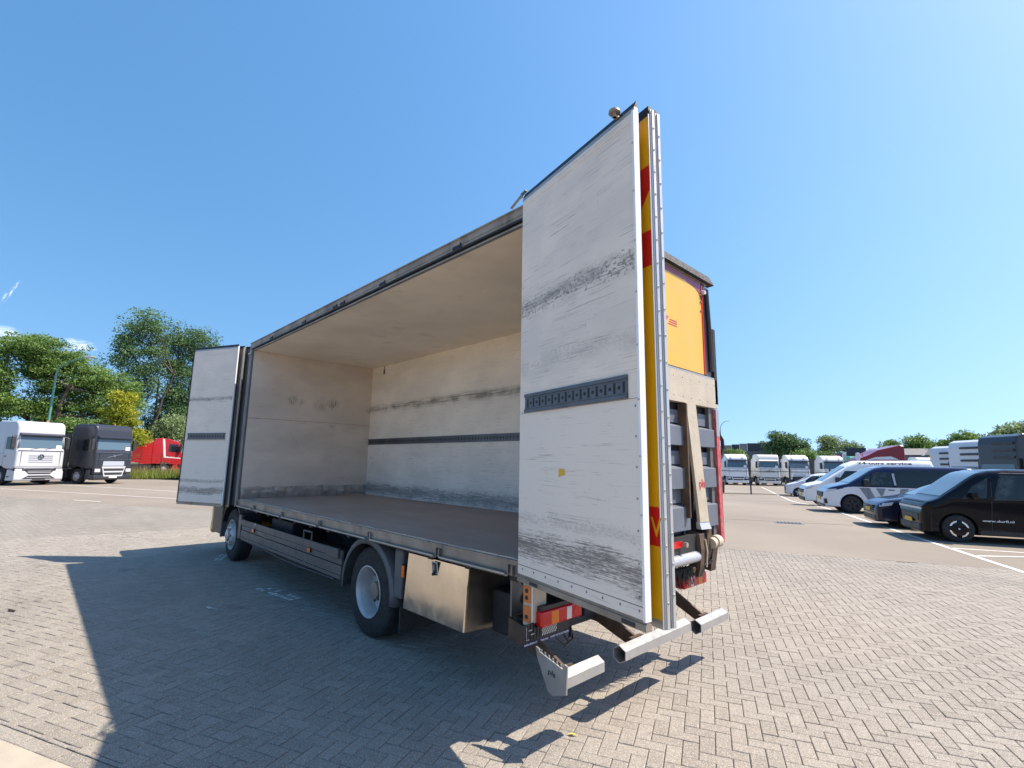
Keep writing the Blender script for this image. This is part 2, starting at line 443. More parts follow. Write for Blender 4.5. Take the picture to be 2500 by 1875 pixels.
def paver_mat(name, attr):
    t = NT(name); p = t.pos()
    if attr:
        a = t.new('ShaderNodeAttribute'); a.attribute_name = 'rnd'; r = a.outputs['Fac']
    else:
        r = t.new('ShaderNodeObjectInfo').outputs['Random']
    col = t.mix(r, (.228,.200,.164), (.298,.266,.221))
    big = t.noise(p, .35, 5, .6)
    col = t.mix(t.math('MULTIPLY', t.ramp(big, .42, .72), .55), col, (.17,.152,.128))
    band = t.noise(t.mapping(p, (.12,1.0,1), (0,0,-YA)), .55, 4, .55)
    trk = t.noise(t.mapping(p, (.06,.55,1), (0,0,-YA+.12), (3,1,0)), .8, 5, .6)
    col = t.mix(t.math('MULTIPLY', t.ramp(trk, .52, .66), .45), col, (.13,.118,.105))
    col = t.mix(t.math('MULTIPLY', t.ramp(band, .50, .68), .33), col, (.33,.303,.262))
    sp = t.new('ShaderNodeTexVoronoi'); sp.inputs['Scale'].default_value = 230; t.link(p, sp.inputs['Vector'])
    sel = t.new('ShaderNodeSeparateColor'); t.link(sp.outputs['Color'], sel.inputs[0])
    col = t.mix(t.math('MULTIPLY', t.ramp(sel.outputs[0], .72, .80), .75), col, (.47,.425,.37))
    col = t.mix(t.math('MULTIPLY', t.ramp(sel.outputs[1], .70, .78), .65), col, (.13,.115,.098))
    spill = t.noise(p, 1.7, 4, .6); col = t.mix(t.math('MULTIPLY', t.ramp(spill, .64, .74), .5), col, (.11,.097,.083))
    t.base(col); t.rough(.86)
    t.bump(t.noise(p, 190, 4, .7), .55, .004)
    return t.m
MAT['asphalt'] = asphalt_mat()
MAT['paver_a'] = paver_mat('paver_attr', True)
MAT['paver_o'] = paver_mat('paver_single', False)
MAT['joint'] = paint('joint_sand', (.06,.05,.04), .95, 0, .4, 6)
MAT['concrete'] = paint('concrete_slab', (.42,.365,.285), .8, 0, .07, 3, .08, (.4,.36,.3), bump=.35, bscale=160)
MAT['roadpaint'] = paint('road_paint', (.72,.70,.65), .7, 0, .1, 5, .55, (.36,.32,.27))
MAT['roadpaint_worn'] = paint('road_paint_worn', (.62,.62,.60), .75, 0, .2, 12, .55, (.26,.24,.21))

def build_ground():
    # one asphalt sheet out to the horizon, finely divided near the fall towards the far fence
    us = [-1500,-500,-200,-80,-40,-20,-6,0,12,24,36,50,80,140,260,600,1500]
    vs_ = [1500,500,150,60,20,-4,-16,-20,-22,-24,-26,-28,-30,-32,-34,-36,-38,-45,-60,-90,-150,-300,-600,-1500]
    V = []; Fc = []
    for v in vs_:
        for u in us:
            x, y = yard(u, v); V.append((x, y, gz(x, y) - 0.03))
    n = len(us)
    for j in range(len(vs_)-1):
        for i in range(n-1):
            Fc.append((j*n+i, (j+1)*n+i, (j+1)*n+i+1, j*n+i+1))
    mb = MB(); mb.v = V; mb.f = Fc
    g = mb.build('ground', MAT['asphalt']); struct(g)
    # asphalt proper: raised to the level of the paving
    def strip(name, mat, u0, u1, v0, v1, z, nu=1, nv=1, parent=None):
        m = MB()
        def fn(a, b):
            x, y = yard(u0+(u1-u0)*a, v0+(v1-v0)*b)
            return (x, y, gz(x, y)+z)
        m.grid(fn, nu, nv)
        o = m.build(name, mat, parent)
        return o
    for nm, (u0,u1,v0,v1,nu,nv) in {'asphalt_yard': (-60,150,-120,-8.22,14,70), 'asphalt_lane': (60,150,-8.22,60,4,4)}.items():
        struct(strip(nm, MAT['asphalt'], u0,u1,v0,v1, 0.0, nu, nv))
    bed = struct(strip('paving_bed', MAT['joint'], -14, 60, -8.22, 2.46, -0.009))
    # pavers, herringbone
    a = 0.1045; gap = 0.0024; ch = 0.0045; V0, V1 = -8.215, 2.335
    U0, U1 = -12.0, 60.0
    cu, cv = to_yard(CAM.x, CAM.y)
    rects = []
    i0, i1 = int(U0/a), int(U1/a); j0, j1 = int(V0/a)-2, int(V1/a)+1
    fwd = np.array([_f.x, _f.y]); fwd /= np.linalg.norm(fwd)
    for j in range(j0, j1+1):
        for i in range(i0, i1+1):
            k = (i - j) % 4
            if k == 0: r = [i*a, (i+2)*a, j*a, (j+1)*a]
            elif k == 3: r = [i*a, (i+1)*a, j*a, (j+2)*a]
            else: continue
            r[2] = max(r[2], V0); r[3] = min(r[3], V1)
            if r[3]-r[2] < .007: continue
            rects.append(r)
    # soldier course along the concrete slab
    uu = U0
    while uu < U1:
        rects.append([uu, uu+2*a, V1+.003, V1+.003+a]); uu += 2*a
    R = np.array(rects)
    cx = (R[:,0]+R[:,1])/2; cy = (R[:,2]+R[:,3])/2
    wx = cx*UX - cy*UY; wy = cx*UY + cy*UX
    dx = wx-CAM.x; dy = wy-CAM.y; dist = np.hypot(dx, dy)
    depth = (dx*fwd[0]+dy*fwd[1]); lat = (dx*_r0.x+dy*_r0.y)
    keep = ((depth > -1.5) & (np.abs(lat) < depth*1.35+3.0)) & (dist < 62)
    R = R[keep]; dist = dist[keep]; depth = depth[keep]; lat = lat[keep]
    # inside the frame and clear of the truck: the 300 that show largest become objects
    A = (R[:,0]+R[:,1])/2; B = (R[:,2]+R[:,3])/2
    X = A*UX-B*UY; Y = A*UY+B*UX
    D3 = np.stack([X-CAM.x, Y-CAM.y, np.full_like(X, -CAM.z)], 1)
    zc = D3 @ np.array(_f); px = 1250+F_PX*(D3 @ np.array(_r))/zc; py = 937.5-F_PX*(D3 @ np.array(_u))/zc
    vis = (zc > .3) & (px > 30) & (px < 2470) & (py < 1868) & (py > 1200)
    hid = (X > -0.6) & (X < 10) & (Y > -1.3) & (Y < 1.25)
    score = np.where(vis & ~hid, 1.0/zc**2, 0)
    order = np.argsort(-score)[:300]
    single = np.zeros(len(R), bool); single[order] = True
    def faces_for(r, h, tx, ty):
        u0,u1,v0,v1 = r[0]+gap, r[1]-gap, r[2]+gap, r[3]-gap
        zt = lambda u, v: h + tx*(u-(u0+u1)/2) + ty*(v-(v0+v1)/2)
        out = []
        for (uu_, vv_) in ((u0,v0),(u1,v0),(u1,v1),(u0,v1)):
            out.append((uu_, vv_, -0.010))
        for (uu_, vv_) in ((u0,v0),(u1,v0),(u1,v1),(u0,v1)):
            out.append((uu_, vv_, zt(uu_, vv_)-0.0035))
        for (uu_, vv_) in ((u0+ch,v0+ch),(u1-ch,v0+ch),(u1-ch,v1-ch),(u0+ch,v1-ch)):
            out.append((uu_, vv_, zt(uu_, vv_)))
        return out
    FQ = [(8,9,10,11)] + [(q, (q+1) % 4, 4+(q+1) % 4, 4+q) for q in range(4)] + [(4+q, 4+(q+1) % 4, 8+(q+1) % 4, 8+q) for q in range(4)]
    near = dist < 16
    V = []; FF = []; RN = []
    for idx in np.nonzero(~single)[0]:
        r = R[idx]
        if near[idx]:
            pts = faces_for(r, RNG.uniform(-.002,.002), RNG.normal(0,.009), RNG.normal(0,.009))
            o = len(V)
            V += [(p[0]*UX-p[1]*UY, p[0]*UY+p[1]*UX, p[2]) for p in pts]
            FF += [tuple(o+q for q in f) for f in FQ]; RN += [RNG.random()]*9
        else:
            g2 = gap + .0015
            o = len(V)
            h = RNG.uniform(-.0015,.0015)
            for (uu_, vv_) in ((r[0]+g2,r[2]+g2),(r[1]-g2,r[2]+g2),(r[1]-g2,r[3]-g2),(r[0]+g2,r[3]-g2)):
                V.append((uu_*UX-vv_*UY, uu_*UY+vv_*UX, h))
            FF.append((o,o+1,o+2,o+3)); RN.append(RNG.random())
    me = bpy.data.meshes.new('paver_field'); me.from_pydata(V, [], FF)
    at = me.attributes.new('rnd', 'FLOAT', 'FACE'); at.data.foreach_set('value', RN)
    me.materials.append(MAT['paver_a']); me.update()
    pf = bpy.data.objects.new('paver_field', me); COL.objects.link(pf); pf.parent = bed; stuff(pf)
    meshes = {}
    for idx in order:
        r = R[idx]; w, h = r[1]-r[0], r[3]-r[2]
        key = (round(float(w), 3), round(float(h), 3))
        if key not in meshes:
            pts = faces_for([-w/2, w/2, -h/2, h/2], 0, 0, 0)
            m = bpy.data.meshes.new('paver'); m.from_pydata(pts, [], FQ); m.materials.append(MAT['paver_o']); m.update(); meshes[key] = m
        o = bpy.data.objects.new('paver', meshes[key]); COL.objects.link(o); o.parent = bed
        u_, v_ = (r[0]+r[1])/2, (r[2]+r[3])/2
        x, y = yard(u_, v_)
        o.location = (x, y, RNG.uniform(-.002,.002)); o.rotation_euler = (RNG.normal(0,.009), RNG.normal(0,.009), YA)
    # concrete slab under the photographer: a real slab, its top flush with the paving
    m = MB()
    for (ua, ub) in ((-14, -9.2), (-9.19, -4.4), (-4.39, .4), (.41, 5.2), (5.21, 10.0), (10.01, 14.8)):
        P = [yard(ua, 2.447), yard(ub, 2.447), yard(ub, 9), yard(ua, 9)]
        m.add([(x, y, -.02) for x, y in P] + [(x, y, .004) for x, y in P], [(4,5,6,7), (0,1,5,4), (1,2,6,5), (2,3,7,6), (3,0,4,7)])
    struct(m.build('concrete_apron', MAT['concrete'], bevel=.004))
    # painted lines, each a sheet 4 mm above the asphalt
    def line(p, q, w, mat='roadpaint', n=12, z=.004):
        p, q = Vector((p[0], p[1])), Vector((q[0], q[1])); d = (q-p).normalized(); nr = Vector((-d.y, d.x))*w/2
        mm = MB()
        def fn(a_, b_):
            c = p.lerp(q, a_) + nr*(2*b_-1); return (c.x, c.y, gz(c.x, c.y)+z)
        mm.grid(fn, n, 1)
        return mm
    mk = MB()
    def addl(*k, **kw):
        l = line(*k, **kw); mk.add(l.v, l.f)
    A0 = yard(*to_yard(-2.6, -8.5)); 
    bu = to_yard(0.4, -14.6)[0] + 0.0
    # front line of the parking bays runs along v; bays run along u
    lu = to_yard(-2.03, -9.71)[0]
    lu2 = to_yard(3.08, -20.1)[0]
    addl((-2.35, -9.06), yard(lu2+.0, -20.9), .11, n=16)
    addl(yard(lu2, -20.9), yard(to_yard(8.92,-32.64)[0]-.6, -60), .11, n=40)
    for v in (-10.9, -13.65, -16.4, -19.15, -21.9, -24.65, -27.4, -30.1, -32.8, -35.6, -38.3, -41):
        u1 = np.interp(-v, [8, 21, 60], [lu, lu2, lu2-1.5])
        addl(yard(u1, v), yard(u1-5.2, v), .10)
    addl((-1.29,-11.41), (-4.5,-14.6), .09)
    # long lines on the left-hand yard
    for (pa, pb) in (((0,1193),(435,1218)), ((140,1183),(433,1200)), ((180,1221),(245,1225))):
        a_, b_ = gp(*pa), gp(*pb); addl((a_.x,a_.y), (b_.x,b_.y), .09, z=.006)
    struct(mk.build('road_markings', MAT['roadpaint']))
    # worn paint left on single pavers under the truck
    wm = MB()
    def patch(x0, y0, x1, y1, w, n):
        for k in range(n):
            t0, t1 = k/n+.02, (k+.9)/n
            for s_ in (-1, 1):
                if random.random() < .12: continue
                d = Vector((x1-x0, y1-y0)); nn = Vector((-d.y, d.x)).normalized()
                a_ = Vector((x0,y0))+d*t0+nn*(s_*w*.27+random.uniform(-.01,.01)); b_ = Vector((x0,y0))+d*t1+nn*(s_*w*.27)
                hw = nn*w*random.uniform(.13,.22)
                wm.quad((a_.x-hw.x,a_.y-hw.y,.005),(b_.x-hw.x,b_.y-hw.y,.005),(b_.x+hw.x,b_.y+hw.y,.005),(a_.x+hw.x,a_.y+hw.y,.005))
    patch(5.75, 1.33, 4.78, 1.18, .20, 9)
    patch(8.9, 1.02, 8.3, 1.30, .16, 5)
    patch(5.17, 2.16, 4.92, 2.10, .05, 2)
    struct(wm.build('worn_markings', MAT['roadpaint_worn']))
    # tar joints
    tj = MB()
    for (pa, pb) in (((1771,1267),(2084,1283)), ((1760,1206),(1930,1210)), ((2190,1372),(2240,1374))):
        a_, b_ = gp(*pa), gp(*pb); l = line((a_.x,a_.y), (b_.x,b_.y), .05, z=.003); tj.add(l.v, l.f)
    struct(tj.build('tar_joints', MAT['joint']))
build_ground()

# drain grating in the yard
def drain(px, py, label):
    p = gp(px, py); x, y = p.x, p.y
    t = thing('drain_grate', label, 'drain', (x, y, gz(x, y)+.004), YA)
    MB().box(-.42,.42,-.24,.24,0,.006).build('frame', MAT['alu_dark'], t)
    for k in range(7):
        MB().box(-.36+k*.108,-.32+k*.108+.02,-.19,.19,.0062,.012).build('slot', MAT['dark'], t)
drain(1925, 1277, 'iron drain grate set in the asphalt yard')
# yellow leaf and a bit of litter on the pavers
MAT['leafy'] = paint('yellow_leaf', (.62,.50,.08), .6)
p = gp(1409, 1799)
lf = MB().add([(0,0,.004),(.035,.012,.016),(.07,0,.005),(.035,-.018,.012)], [(0,1,2,3)]).build('fallen_leaf', MAT['leafy'], loc=(p.x,p.y,.004), rz=.6)
tag(lf, 'small yellow leaf lying on the sunlit pavers', 'leaf')
p = gp(35, 1495)
st = MB().tube([(0,0,.012),(.06,.01,.016),(.13,0,.012)], .011, 6).build('dark_twig', MAT['rust'], loc=(p.x,p.y,.004), rz=.4)
tag(st, 'short dark twig on the pavers in the sun', 'twig')
# ------------------------------------------------------------------ the open box truck
T = thing('box_truck', 'yellow box lorry with folding side doors open, showing its empty cargo hold', 'truck')
ZF, ZC, ZR, L = 1.1705, 3.878, 4.04, 7.54
YN, YI = 1.25, -1.20

def box_body():
    A = MAT
    fl = bx('cargo_floor', A['floor'], T, .36, L, YI, 1.236, 1.10, ZF)
    # chipped light edge of the floor
    e = MB()
    x = .42
    while x < L-.05:
        w = random.uniform(.05,.3); x2 = min(L-.02, x+w)
        e.box(x, x2, 1.2362, 1.2362+random.uniform(.002,.012), ZF-.012, ZF+random.uniform(-.003,.0025)); x = x2
    e.build('floor_edge', A['alu'], fl)
    # side rail under the opening
    rl = MB().prism([(1.2, 1.045),(1.262,1.045),(1.262,1.148),(1.268,1.150),(1.268,1.158),(1.236,1.158),(1.236,1.075),(1.2,1.075)], .38, 7.66, 'x').build('side_rail', A['alu_dirty'], T)
    br = [.47, 1.41, 2.67, 3.97, 5.28, 6.56, 7.5]
    for X in br:
        MB().box(X-.018,X-.004,1.262,1.292,1.052,1.122).box(X+.035,X+.047,1.262,1.288,1.06,1.122).box(X-.004,X+.035,1.2625,1.268,1.062,1.118).build('clamp_bracket', A['alu_dark'], rl)
    for a, b in zip(br[:-1], br[1:]):
        MB().prism([(1.2635,1.034),(1.292,1.038),(1.304,1.050),(1.304,1.062),(1.297,1.064),(1.289,1.050),(1.2635,1.047)], a+.06, b-.03, 'x').build('drip_gutter', A['alu'], rl)
    # bulkhead
    bh = bx('bulkhead', A['skin'], T, L+.022, L+.075, -1.27, 1.2, 1.172, 3.98)
    bx('panel', A['bulk'], bh, L, L+.0218, YI, 1.235, 2.624, ZC-.002)
    bx('panel', A['bulk'], bh, L+.001, L+.0218, YI, 1.235, 1.34, 2.618)
    def kick(a, b):
        y = YI + (1.235-YI)*a; z = ZF+.001 + .20*b
        from mathutils import noise as _ns
        d = .05*_ns.noise((a*9, b*1.5, 3))*math.sin(b*3.1) + .022*_ns.noise((a*24, b*3, 7))*math.sin(b*3.1)
        return (L-.006-abs(d), y, z + (.03*_ns.noise((a*14, 1, 5)) if b == 1 else 0))
    k = MB(); k.grid(kick, 70, 6); k.f = [f[::-1] for f in k.f]; k.build('kick_plate', A['kick'], bh, smooth=True)
    # offside wall
    w = bx('offside_wall', A['skin'], T, .10, L+.02, -1.275, -1.222, 1.05, 3.98)
    bx('panel', A['wall_up'], w, .36, L, -1.2218, YI, 2.331, ZC-.002)
    bx('panel', A['wall_low'], w, .36, L, -1.2218, YI+.004, 1.44, 2.209)
    sp = MB().box(.36, L, -1.2218, YI+.006, ZF, 1.438)
    for q in range(9): sp.box(.36, L, YI+.006, YI+.010, 1.195+q*.027, 1.207+q*.027)
    sp.build('scuff_plate', A['wall_low'], w)
    lashing_rail(w, Vector((.36, YI, 2.27)), Vector((1,0,0)), Vector((0,1,0)), L-.37, .119, .0, base=.004, pitch=.075)
    # door gear shadowed on the wall corner
    MB().box(7.02,7.028,YI,YI+.012,3.80,3.99-.12).box(7.005,7.045,YI,YI+.02,3.70,3.80).build('strap_hook', A['alu_dark'], w)
    # roof
    rf = MB().grid(lambda a, b: (.02+(7.66-.02)*a, -1.275+2.5*b, 3.985+.03*math.sin(math.pi*b)), 1, 12).build('roof', A['skin'], T, smooth=True)
    bx('ceiling', A['ceil'], rf, .36, L, YI-.02, 1.215, ZC, ZC+.09)
    for (X, Y, r) in ((2.9,-.1,.10),(4.4,-.15,.09),(1.9,.3,.10),(6.0,.1,.09)):
        MB().cyl((X,Y,ZC+.001),(X,Y,ZC-.0025),r,r*.96,24).build('patch', A['ceil'], rf)
    # roof rail over the opening: cap, face, seal, inner lip
    rr = MB().prism([(1.212,3.962),(1.262,3.962),(1.262,3.952),(1.272,3.952),(1.272,4.012),(1.285,4.014),(1.285,4.026),(1.262,4.043),(1.212,4.035)], .04, 7.66, 'x').build('roof_rail', A['alu_dirty'], T)
    MB().prism([(1.212,3.926),(1.266,3.926),(1.266,3.951),(1.262,3.961),(1.212,3.961)], .37, 7.62, 'x').build('rail_face', A['alu_dirty'], rr)
    MB().prism([(1.216,3.902),(1.276,3.900),(1.279,3.914),(1.268,3.9255),(1.216,3.9255)], .37, 7.62, 'x').build('rubber_seal', A['seal'], rr)
    MB().prism([(1.216,3.872),(1.252,3.872),(1.256,3.884),(1.246,3.8995),(1.216,3.8995)], .37, 7.62, 'x').build('inner_lip', A['alu_dark'], rr)
    for X in (1.32, 2.754, 3.80, 4.025, 5.109, 6.533):
        MB().box(X-.06,X+.06,1.2665,1.274,3.918,3.960).box(X-.075,X-.061,1.266,1.279,3.915,3.97).build('latch_slot', A['seal'], rr)
    # posts
    MB().box(L+.0,L+.10,1.2362,1.272,1.06,3.90).build('front_post', A['postgrey'], T)
    MB().box(L+.101,L+.17,1.19,1.262,1.05,3.94).build('hinge_post', A['alu_dark'], T)
    MB().box(.30,.42,1.15,1.262,1.05,3.90).build('rear_post', A['postgrey'], T)
    # hook at the front upper corner
    MB().box(L-.03,L+.12,1.273,1.30,3.80,3.835).build('door_stop', A['alu'], T)

def lashing_rail(parent, o, d, n, length, h, s0, base=.0, pitch=.075):
    """pressed lashing rail with keyhole slots; o = lower corner, d along, n outwards"""
    z = Vector((0,0,1))
    o = Vector(o) + n*base
    m = MB()
    m.obox(o - z*h/2, d*length, n*.004, z*h)
    m.obox(o - z*h/2 + n*.004, d*length, n*.010, z*h*.16)
    m.obox(o + z*h*.34 + n*.004, d*length, n*.010, z*h*.16)
    m.obox(o - z*h*.30 + n*.004, d*length, n*.004, z*h*.06)
    m.obox(o + z*h*.24 + n*.004, d*length, n*.004, z*h*.06)
    r = m.build('lashing_rail', MAT['railgrey'], parent)
    sl = MB(); k = pitch*.5
    while k < length-.02:
        c = o + d*k + n*.0042
        sl.obox(c - d*pitch*.11 - z*h*.23, d*pitch*.22, n*.0015, z*h*.46)
        c2 = c + d*pitch*.5
        if k + pitch*.5 < length-.02: sl.cyl(c2, c2+n*.0015, h*.085, None, 10)
        k += pitch
    if parent.parent is T: stuff(sl.build('rail_slots', MAT['seal'], parent))
    else: stuff(sl.build('rail_slots', MAT['seal'], r))
    return r
MAT['railgrey'] = paint('rail_grey', (.125,.13,.14), .42, .55, .15, 3, .3)

box_body()

# ------------------------------------------------------------------ folding doors
def door_panel(A_, B_, z0, z1, th, inner_mat, outer_mat, cap=True, seal_top=True, edge='alu_clean', rivets=True, name='folding_door_panel', hooks=()):
    """panel from hinge edge A to free edge B; its inner face looks along n, outer face along -n"""
    A_, B_ = Vector((A_[0],A_[1],0)), Vector((B_[0],B_[1],0))
    d = (B_-A_).normalized(); Lp = (B_-A_).length
    n = Vector((d.y,-d.x,0))
    if n.dot(Vector((CAM.x,CAM.y,0))-A_) < 0: n = -n
    z = Vector((0,0,1))
    core = MB().obox(A_ + z*(z0+.055) + d*.006, d*(Lp-.012), -n*th, z*(z1-z0-.10)).build(name, inner_mat, T)
    if outer_mat is not inner_mat:
        MB().obox(A_ + z*(z0+.055) + d*.012 - n*(th+.0002), d*(Lp-.024), -n*.003, z*(z1-z0-.10)).build('outer_skin', outer_mat, core)
    # bottom profile
    MB().obox(A_ + z*z0 - n*(th+.004), d*Lp, n*(th+.008), z*.036).obox(A_ + z*(z0+.036) - n*(th*.7), d*Lp, n*(th*.7-.004), z*.019).build('bottom_profile', MAT['alu_dirty'], core)
    if seal_top:
        MB().obox(A_ + z*(z1-.045) - n*(th*.9), d*Lp, n*(th*.8), z*.03).build('top_profile', MAT['alu'], core)
        MB().add([A_+z*(z1-.015)-n*th*.9, A_+z*(z1-.015)-n*th*.1, A_+z*(z1+.035)-n*th*.7, B_+z*(z1-.015)-n*th*.9, B_+z*(z1-.015)-n*th*.1, B_+z*(z1+.035)-n*th*.7],
                 [(0,2,1),(3,4,5),(0,1,4,3),(1,2,5,4),(2,0,3,5)]).build('top_seal', MAT['seal'], core)
    return core, A_, B_, d, n, z, Lp

def rivet_line(parent, p0, p1, n, count, r, mat):
    m = MB()
    for k in range(count):
        c = p0.lerp(p1, (k+.5)/count)
        m.cyl(c, c+n*.004, r, r*.6, 8)
    return stuff(m.build('rivets', mat, parent))

def rear_stack():
    z0, z1 = 1.035, 4.075
    a, b = (.378,1.309), (-.868,1.596)
    core, A_, B_, d, n, z, Lp = door_panel(a, b, z0, z1, .034, MAT['doorpanel'], MAT['yellow'])
    # light edge strip with screws on the free edge
    es = MB().obox(B_ + z*(z0+.05) - d*.017 + n*.001, d*.018, n*.006, z*(z1-z0-.09)).obox(B_ + z*(z0+.05) - d*.0055 - n*.036, d*.0065, n*.0368, z*(z1-z0-.09)).build('edge_strip', MAT['white_metal'], core)
    rivet_line(es, B_ + z*(z0+.12) - d*.010 + n*.007, B_ + z*(z1-.1) - d*.010 + n*.007, n, 9, .007, MAT['alu'])
    # upper fixing strip
    MB().obox(A_ + z*(z1-.105) + d*.01 + n*.0005, d*(Lp-.03), n*.0025, z*.05).build('fixing_strip', MAT['doorpanel'], core)
    # screws near the foot of the panel
    m = MB()
    for k in range(9):
        c = A_ + d*(.07+k*.145) + z*(z0+.095) + n*.0002; m.cyl(c, c+n*.003, .008, .005, 8)
    for k in range(7):
        c = A_ + d*1.235 + z*(1.2+k*.17) + n*.0002; m.cyl(c, c+n*.003, .007, .005, 8)
    stuff(m.build('screws', MAT['alu_dark'], core))
    MB().obox(A_ + d*.005 + z*(z0+.118) + n*.0002, d*(Lp-.02), n*.0012, z*.003).build('seam', MAT['ink'], core)
    MB().obox(A_ + d*.005 + z*2.262 + n*.0002, d*(Lp-.02), n*.0012, z*.003).build('seam', MAT['alu_dark'], core)
    lashing_rail(core, A_ + z*2.336 + d*.084, d, n, 1.098, .138, 0, base=.0015, pitch=.079)
    # sticker
    s = A_ + d*.51 + z*1.80 + n*.0012
    MB().quad(s, s+d*.075+z*.02, s+d*.068+z*.055, s+z*.06).build('sticker', MAT['yellow'], core)
    # hooks on top
    for (q, ln, up) in ((.0, -.13, .02), (1.13, .0, .05)):
        if q == 0:
            c = A_ + z*(z1+.005) - n*.015
            MB().obox(c + n*.004, -d*.02+n*.0, n*.02, z*.035).obox(c - d*.0 + z*.028, -d*-.05, n*.022, z*.008).obox(c+d*.045+z*.034, -d*.235-z*.055, n*.022, z*.008).build('door_hook', MAT['alu_dark'], core)
        else:
            c = A_ + d*q + z*(z1+.01) - n*.01
            MB().cyl(c + n*.03 + z*.018, c + n*.03 + z*.032, .038, .036, 24).cyl(c+n*.03-z*.012, c+n*.03+z*.05, .011, None, 10).obox(c-d*.015-z*.012, d*.03, n*.04, z*.012).build('roller_wheel', MAT['alu_dirty'], core)
    # latch recesses at the foot
    for q in (.17, 1.10):
        c = A_ + d*q + z*(z0+.006)
        MB().obox(c + n*.0045, d*.10, n*.003, z*.022).build('latch_recess', MAT['ink'], core)
    # second panel: yellow outside turned towards us
    off = -n*.110
    A2, B2 = A_ + off - d*.0, B_ + off + d*.004
    p2 = MB().obox(A2 + z*(z0+.045), d*(Lp+.010), -n*.036, z*(z1-z0-.085)).build('folding_door_panel', MAT['yellow'], T)
    MB().obox(A2 + z*(z1-.04) - n*.02, d*(Lp+.010), n*.016, z*.07).build('top_seal', MAT['seal'], p2)
    MB().obox(A2 + z*z0 - n*.036, d*(Lp+.010), n*.035, z*.0445).build('bottom_profile', MAT['alu'], p2)
    E2 = A2 + d*(Lp+.010)
    ed = MB().obox(E2 + z*z0 - n*.040, d*.008, n*.030, z*(z1-z0+.005)).obox(E2 + z*z0 + d*.0082 - n*.040, d*.006, n*.020, z*(z1-z0+.002)).obox(E2 + z*z0 - n*.009, d*.004, n*.012, z*(z1-z0-.03)).build('edge_profile', MAT['alu_clean'], p2)
    rivet_line(ed, E2 + z*(z0+.06) + d*.0144 - n*.030, E2 + z*(z1-.05) + d*.0144 - n*.030, d, 20, .007, MAT['galv'])
    # red livery blocks on the yellow skin (only the strip beyond the first panel shows)
    def block(zz, wide=.62):
        P = [A2 + d*(Lp+.010-wide) + z*zz[0] + n*.0004, E2 - d*.002 + z*zz[1] + n*.0004, E2 - d*.002 + z*zz[2] + n*.0004, A2 + d*(Lp+.010-wide) + z*zz[3] + n*.0004]
        MB().quad(*P).build('livery_block', MAT['red'], p2)
    MB().quad(E2-d*.10+z*3.405+n*.0004, E2-d*.002+z*3.545+n*.0004, E2-d*.002+z*3.705+n*.0004, E2-d*.55+z*3.705+n*.0004, E2-d*.55+z*3.405+n*.0004).build('livery_block', MAT['red'], p2)
    block((3.062,3.062,3.285,3.285)); block((1.457,1.457,1.665,1.665))
    text('letter', 'V', MAT['yellow'], p2, E2 - d*.068 + z*1.505 + n*.0004, d, z, .105, .082, .0012, .012)
    # third panel edge
    off3 = -n*.160
    A3 = A_ + off3
    p3 = MB().obox(A3 + z*(z0+.045), d*(Lp+.010), -n*.036, z*(z1-z0-.085)).build('folding_door_panel', MAT['doorpanel'], T)
    MB().obox(A3 + z*(z1-.04) - n*.03, d*(Lp+.010), n*.018, z*.065).build('top_seal', MAT['seal'], p3)
    E3 = A3 + d*(Lp+.004)
    e3 = MB().obox(E3 + z*z0 - n*.040, d*.010, n*.030, z*(z1-z0)).obox(E3 + z*z0 + d*.0102 - n*.040, d*.007, n*.020, z*(z1-z0-.004)).build('edge_profile', MAT['alu_clean'], p3)
    rivet_line(e3, E3 + z*(z0+.09) + d*.0174 - n*.030, E3 + z*(z1-.08) + d*.0174 - n*.030, d, 18, .0075, MAT['galv'])
    MB().obox(E3 + z*z0 - n*.004, d*.010, n*.016, z*(z1-z0-.02)).build('edge_seal', MAT['seal'], p3)
    # hinge leaves between panels, at the post
    for zz in (1.3, 2.0, 2.7, 3.4):
        c = A_ - n*.10 + z*zz + d*-.03
        MB().cyl(c, c+z*.14, .014, None, 10).build('hinge', MAT['alu_dark'], p2)
rear_stack()

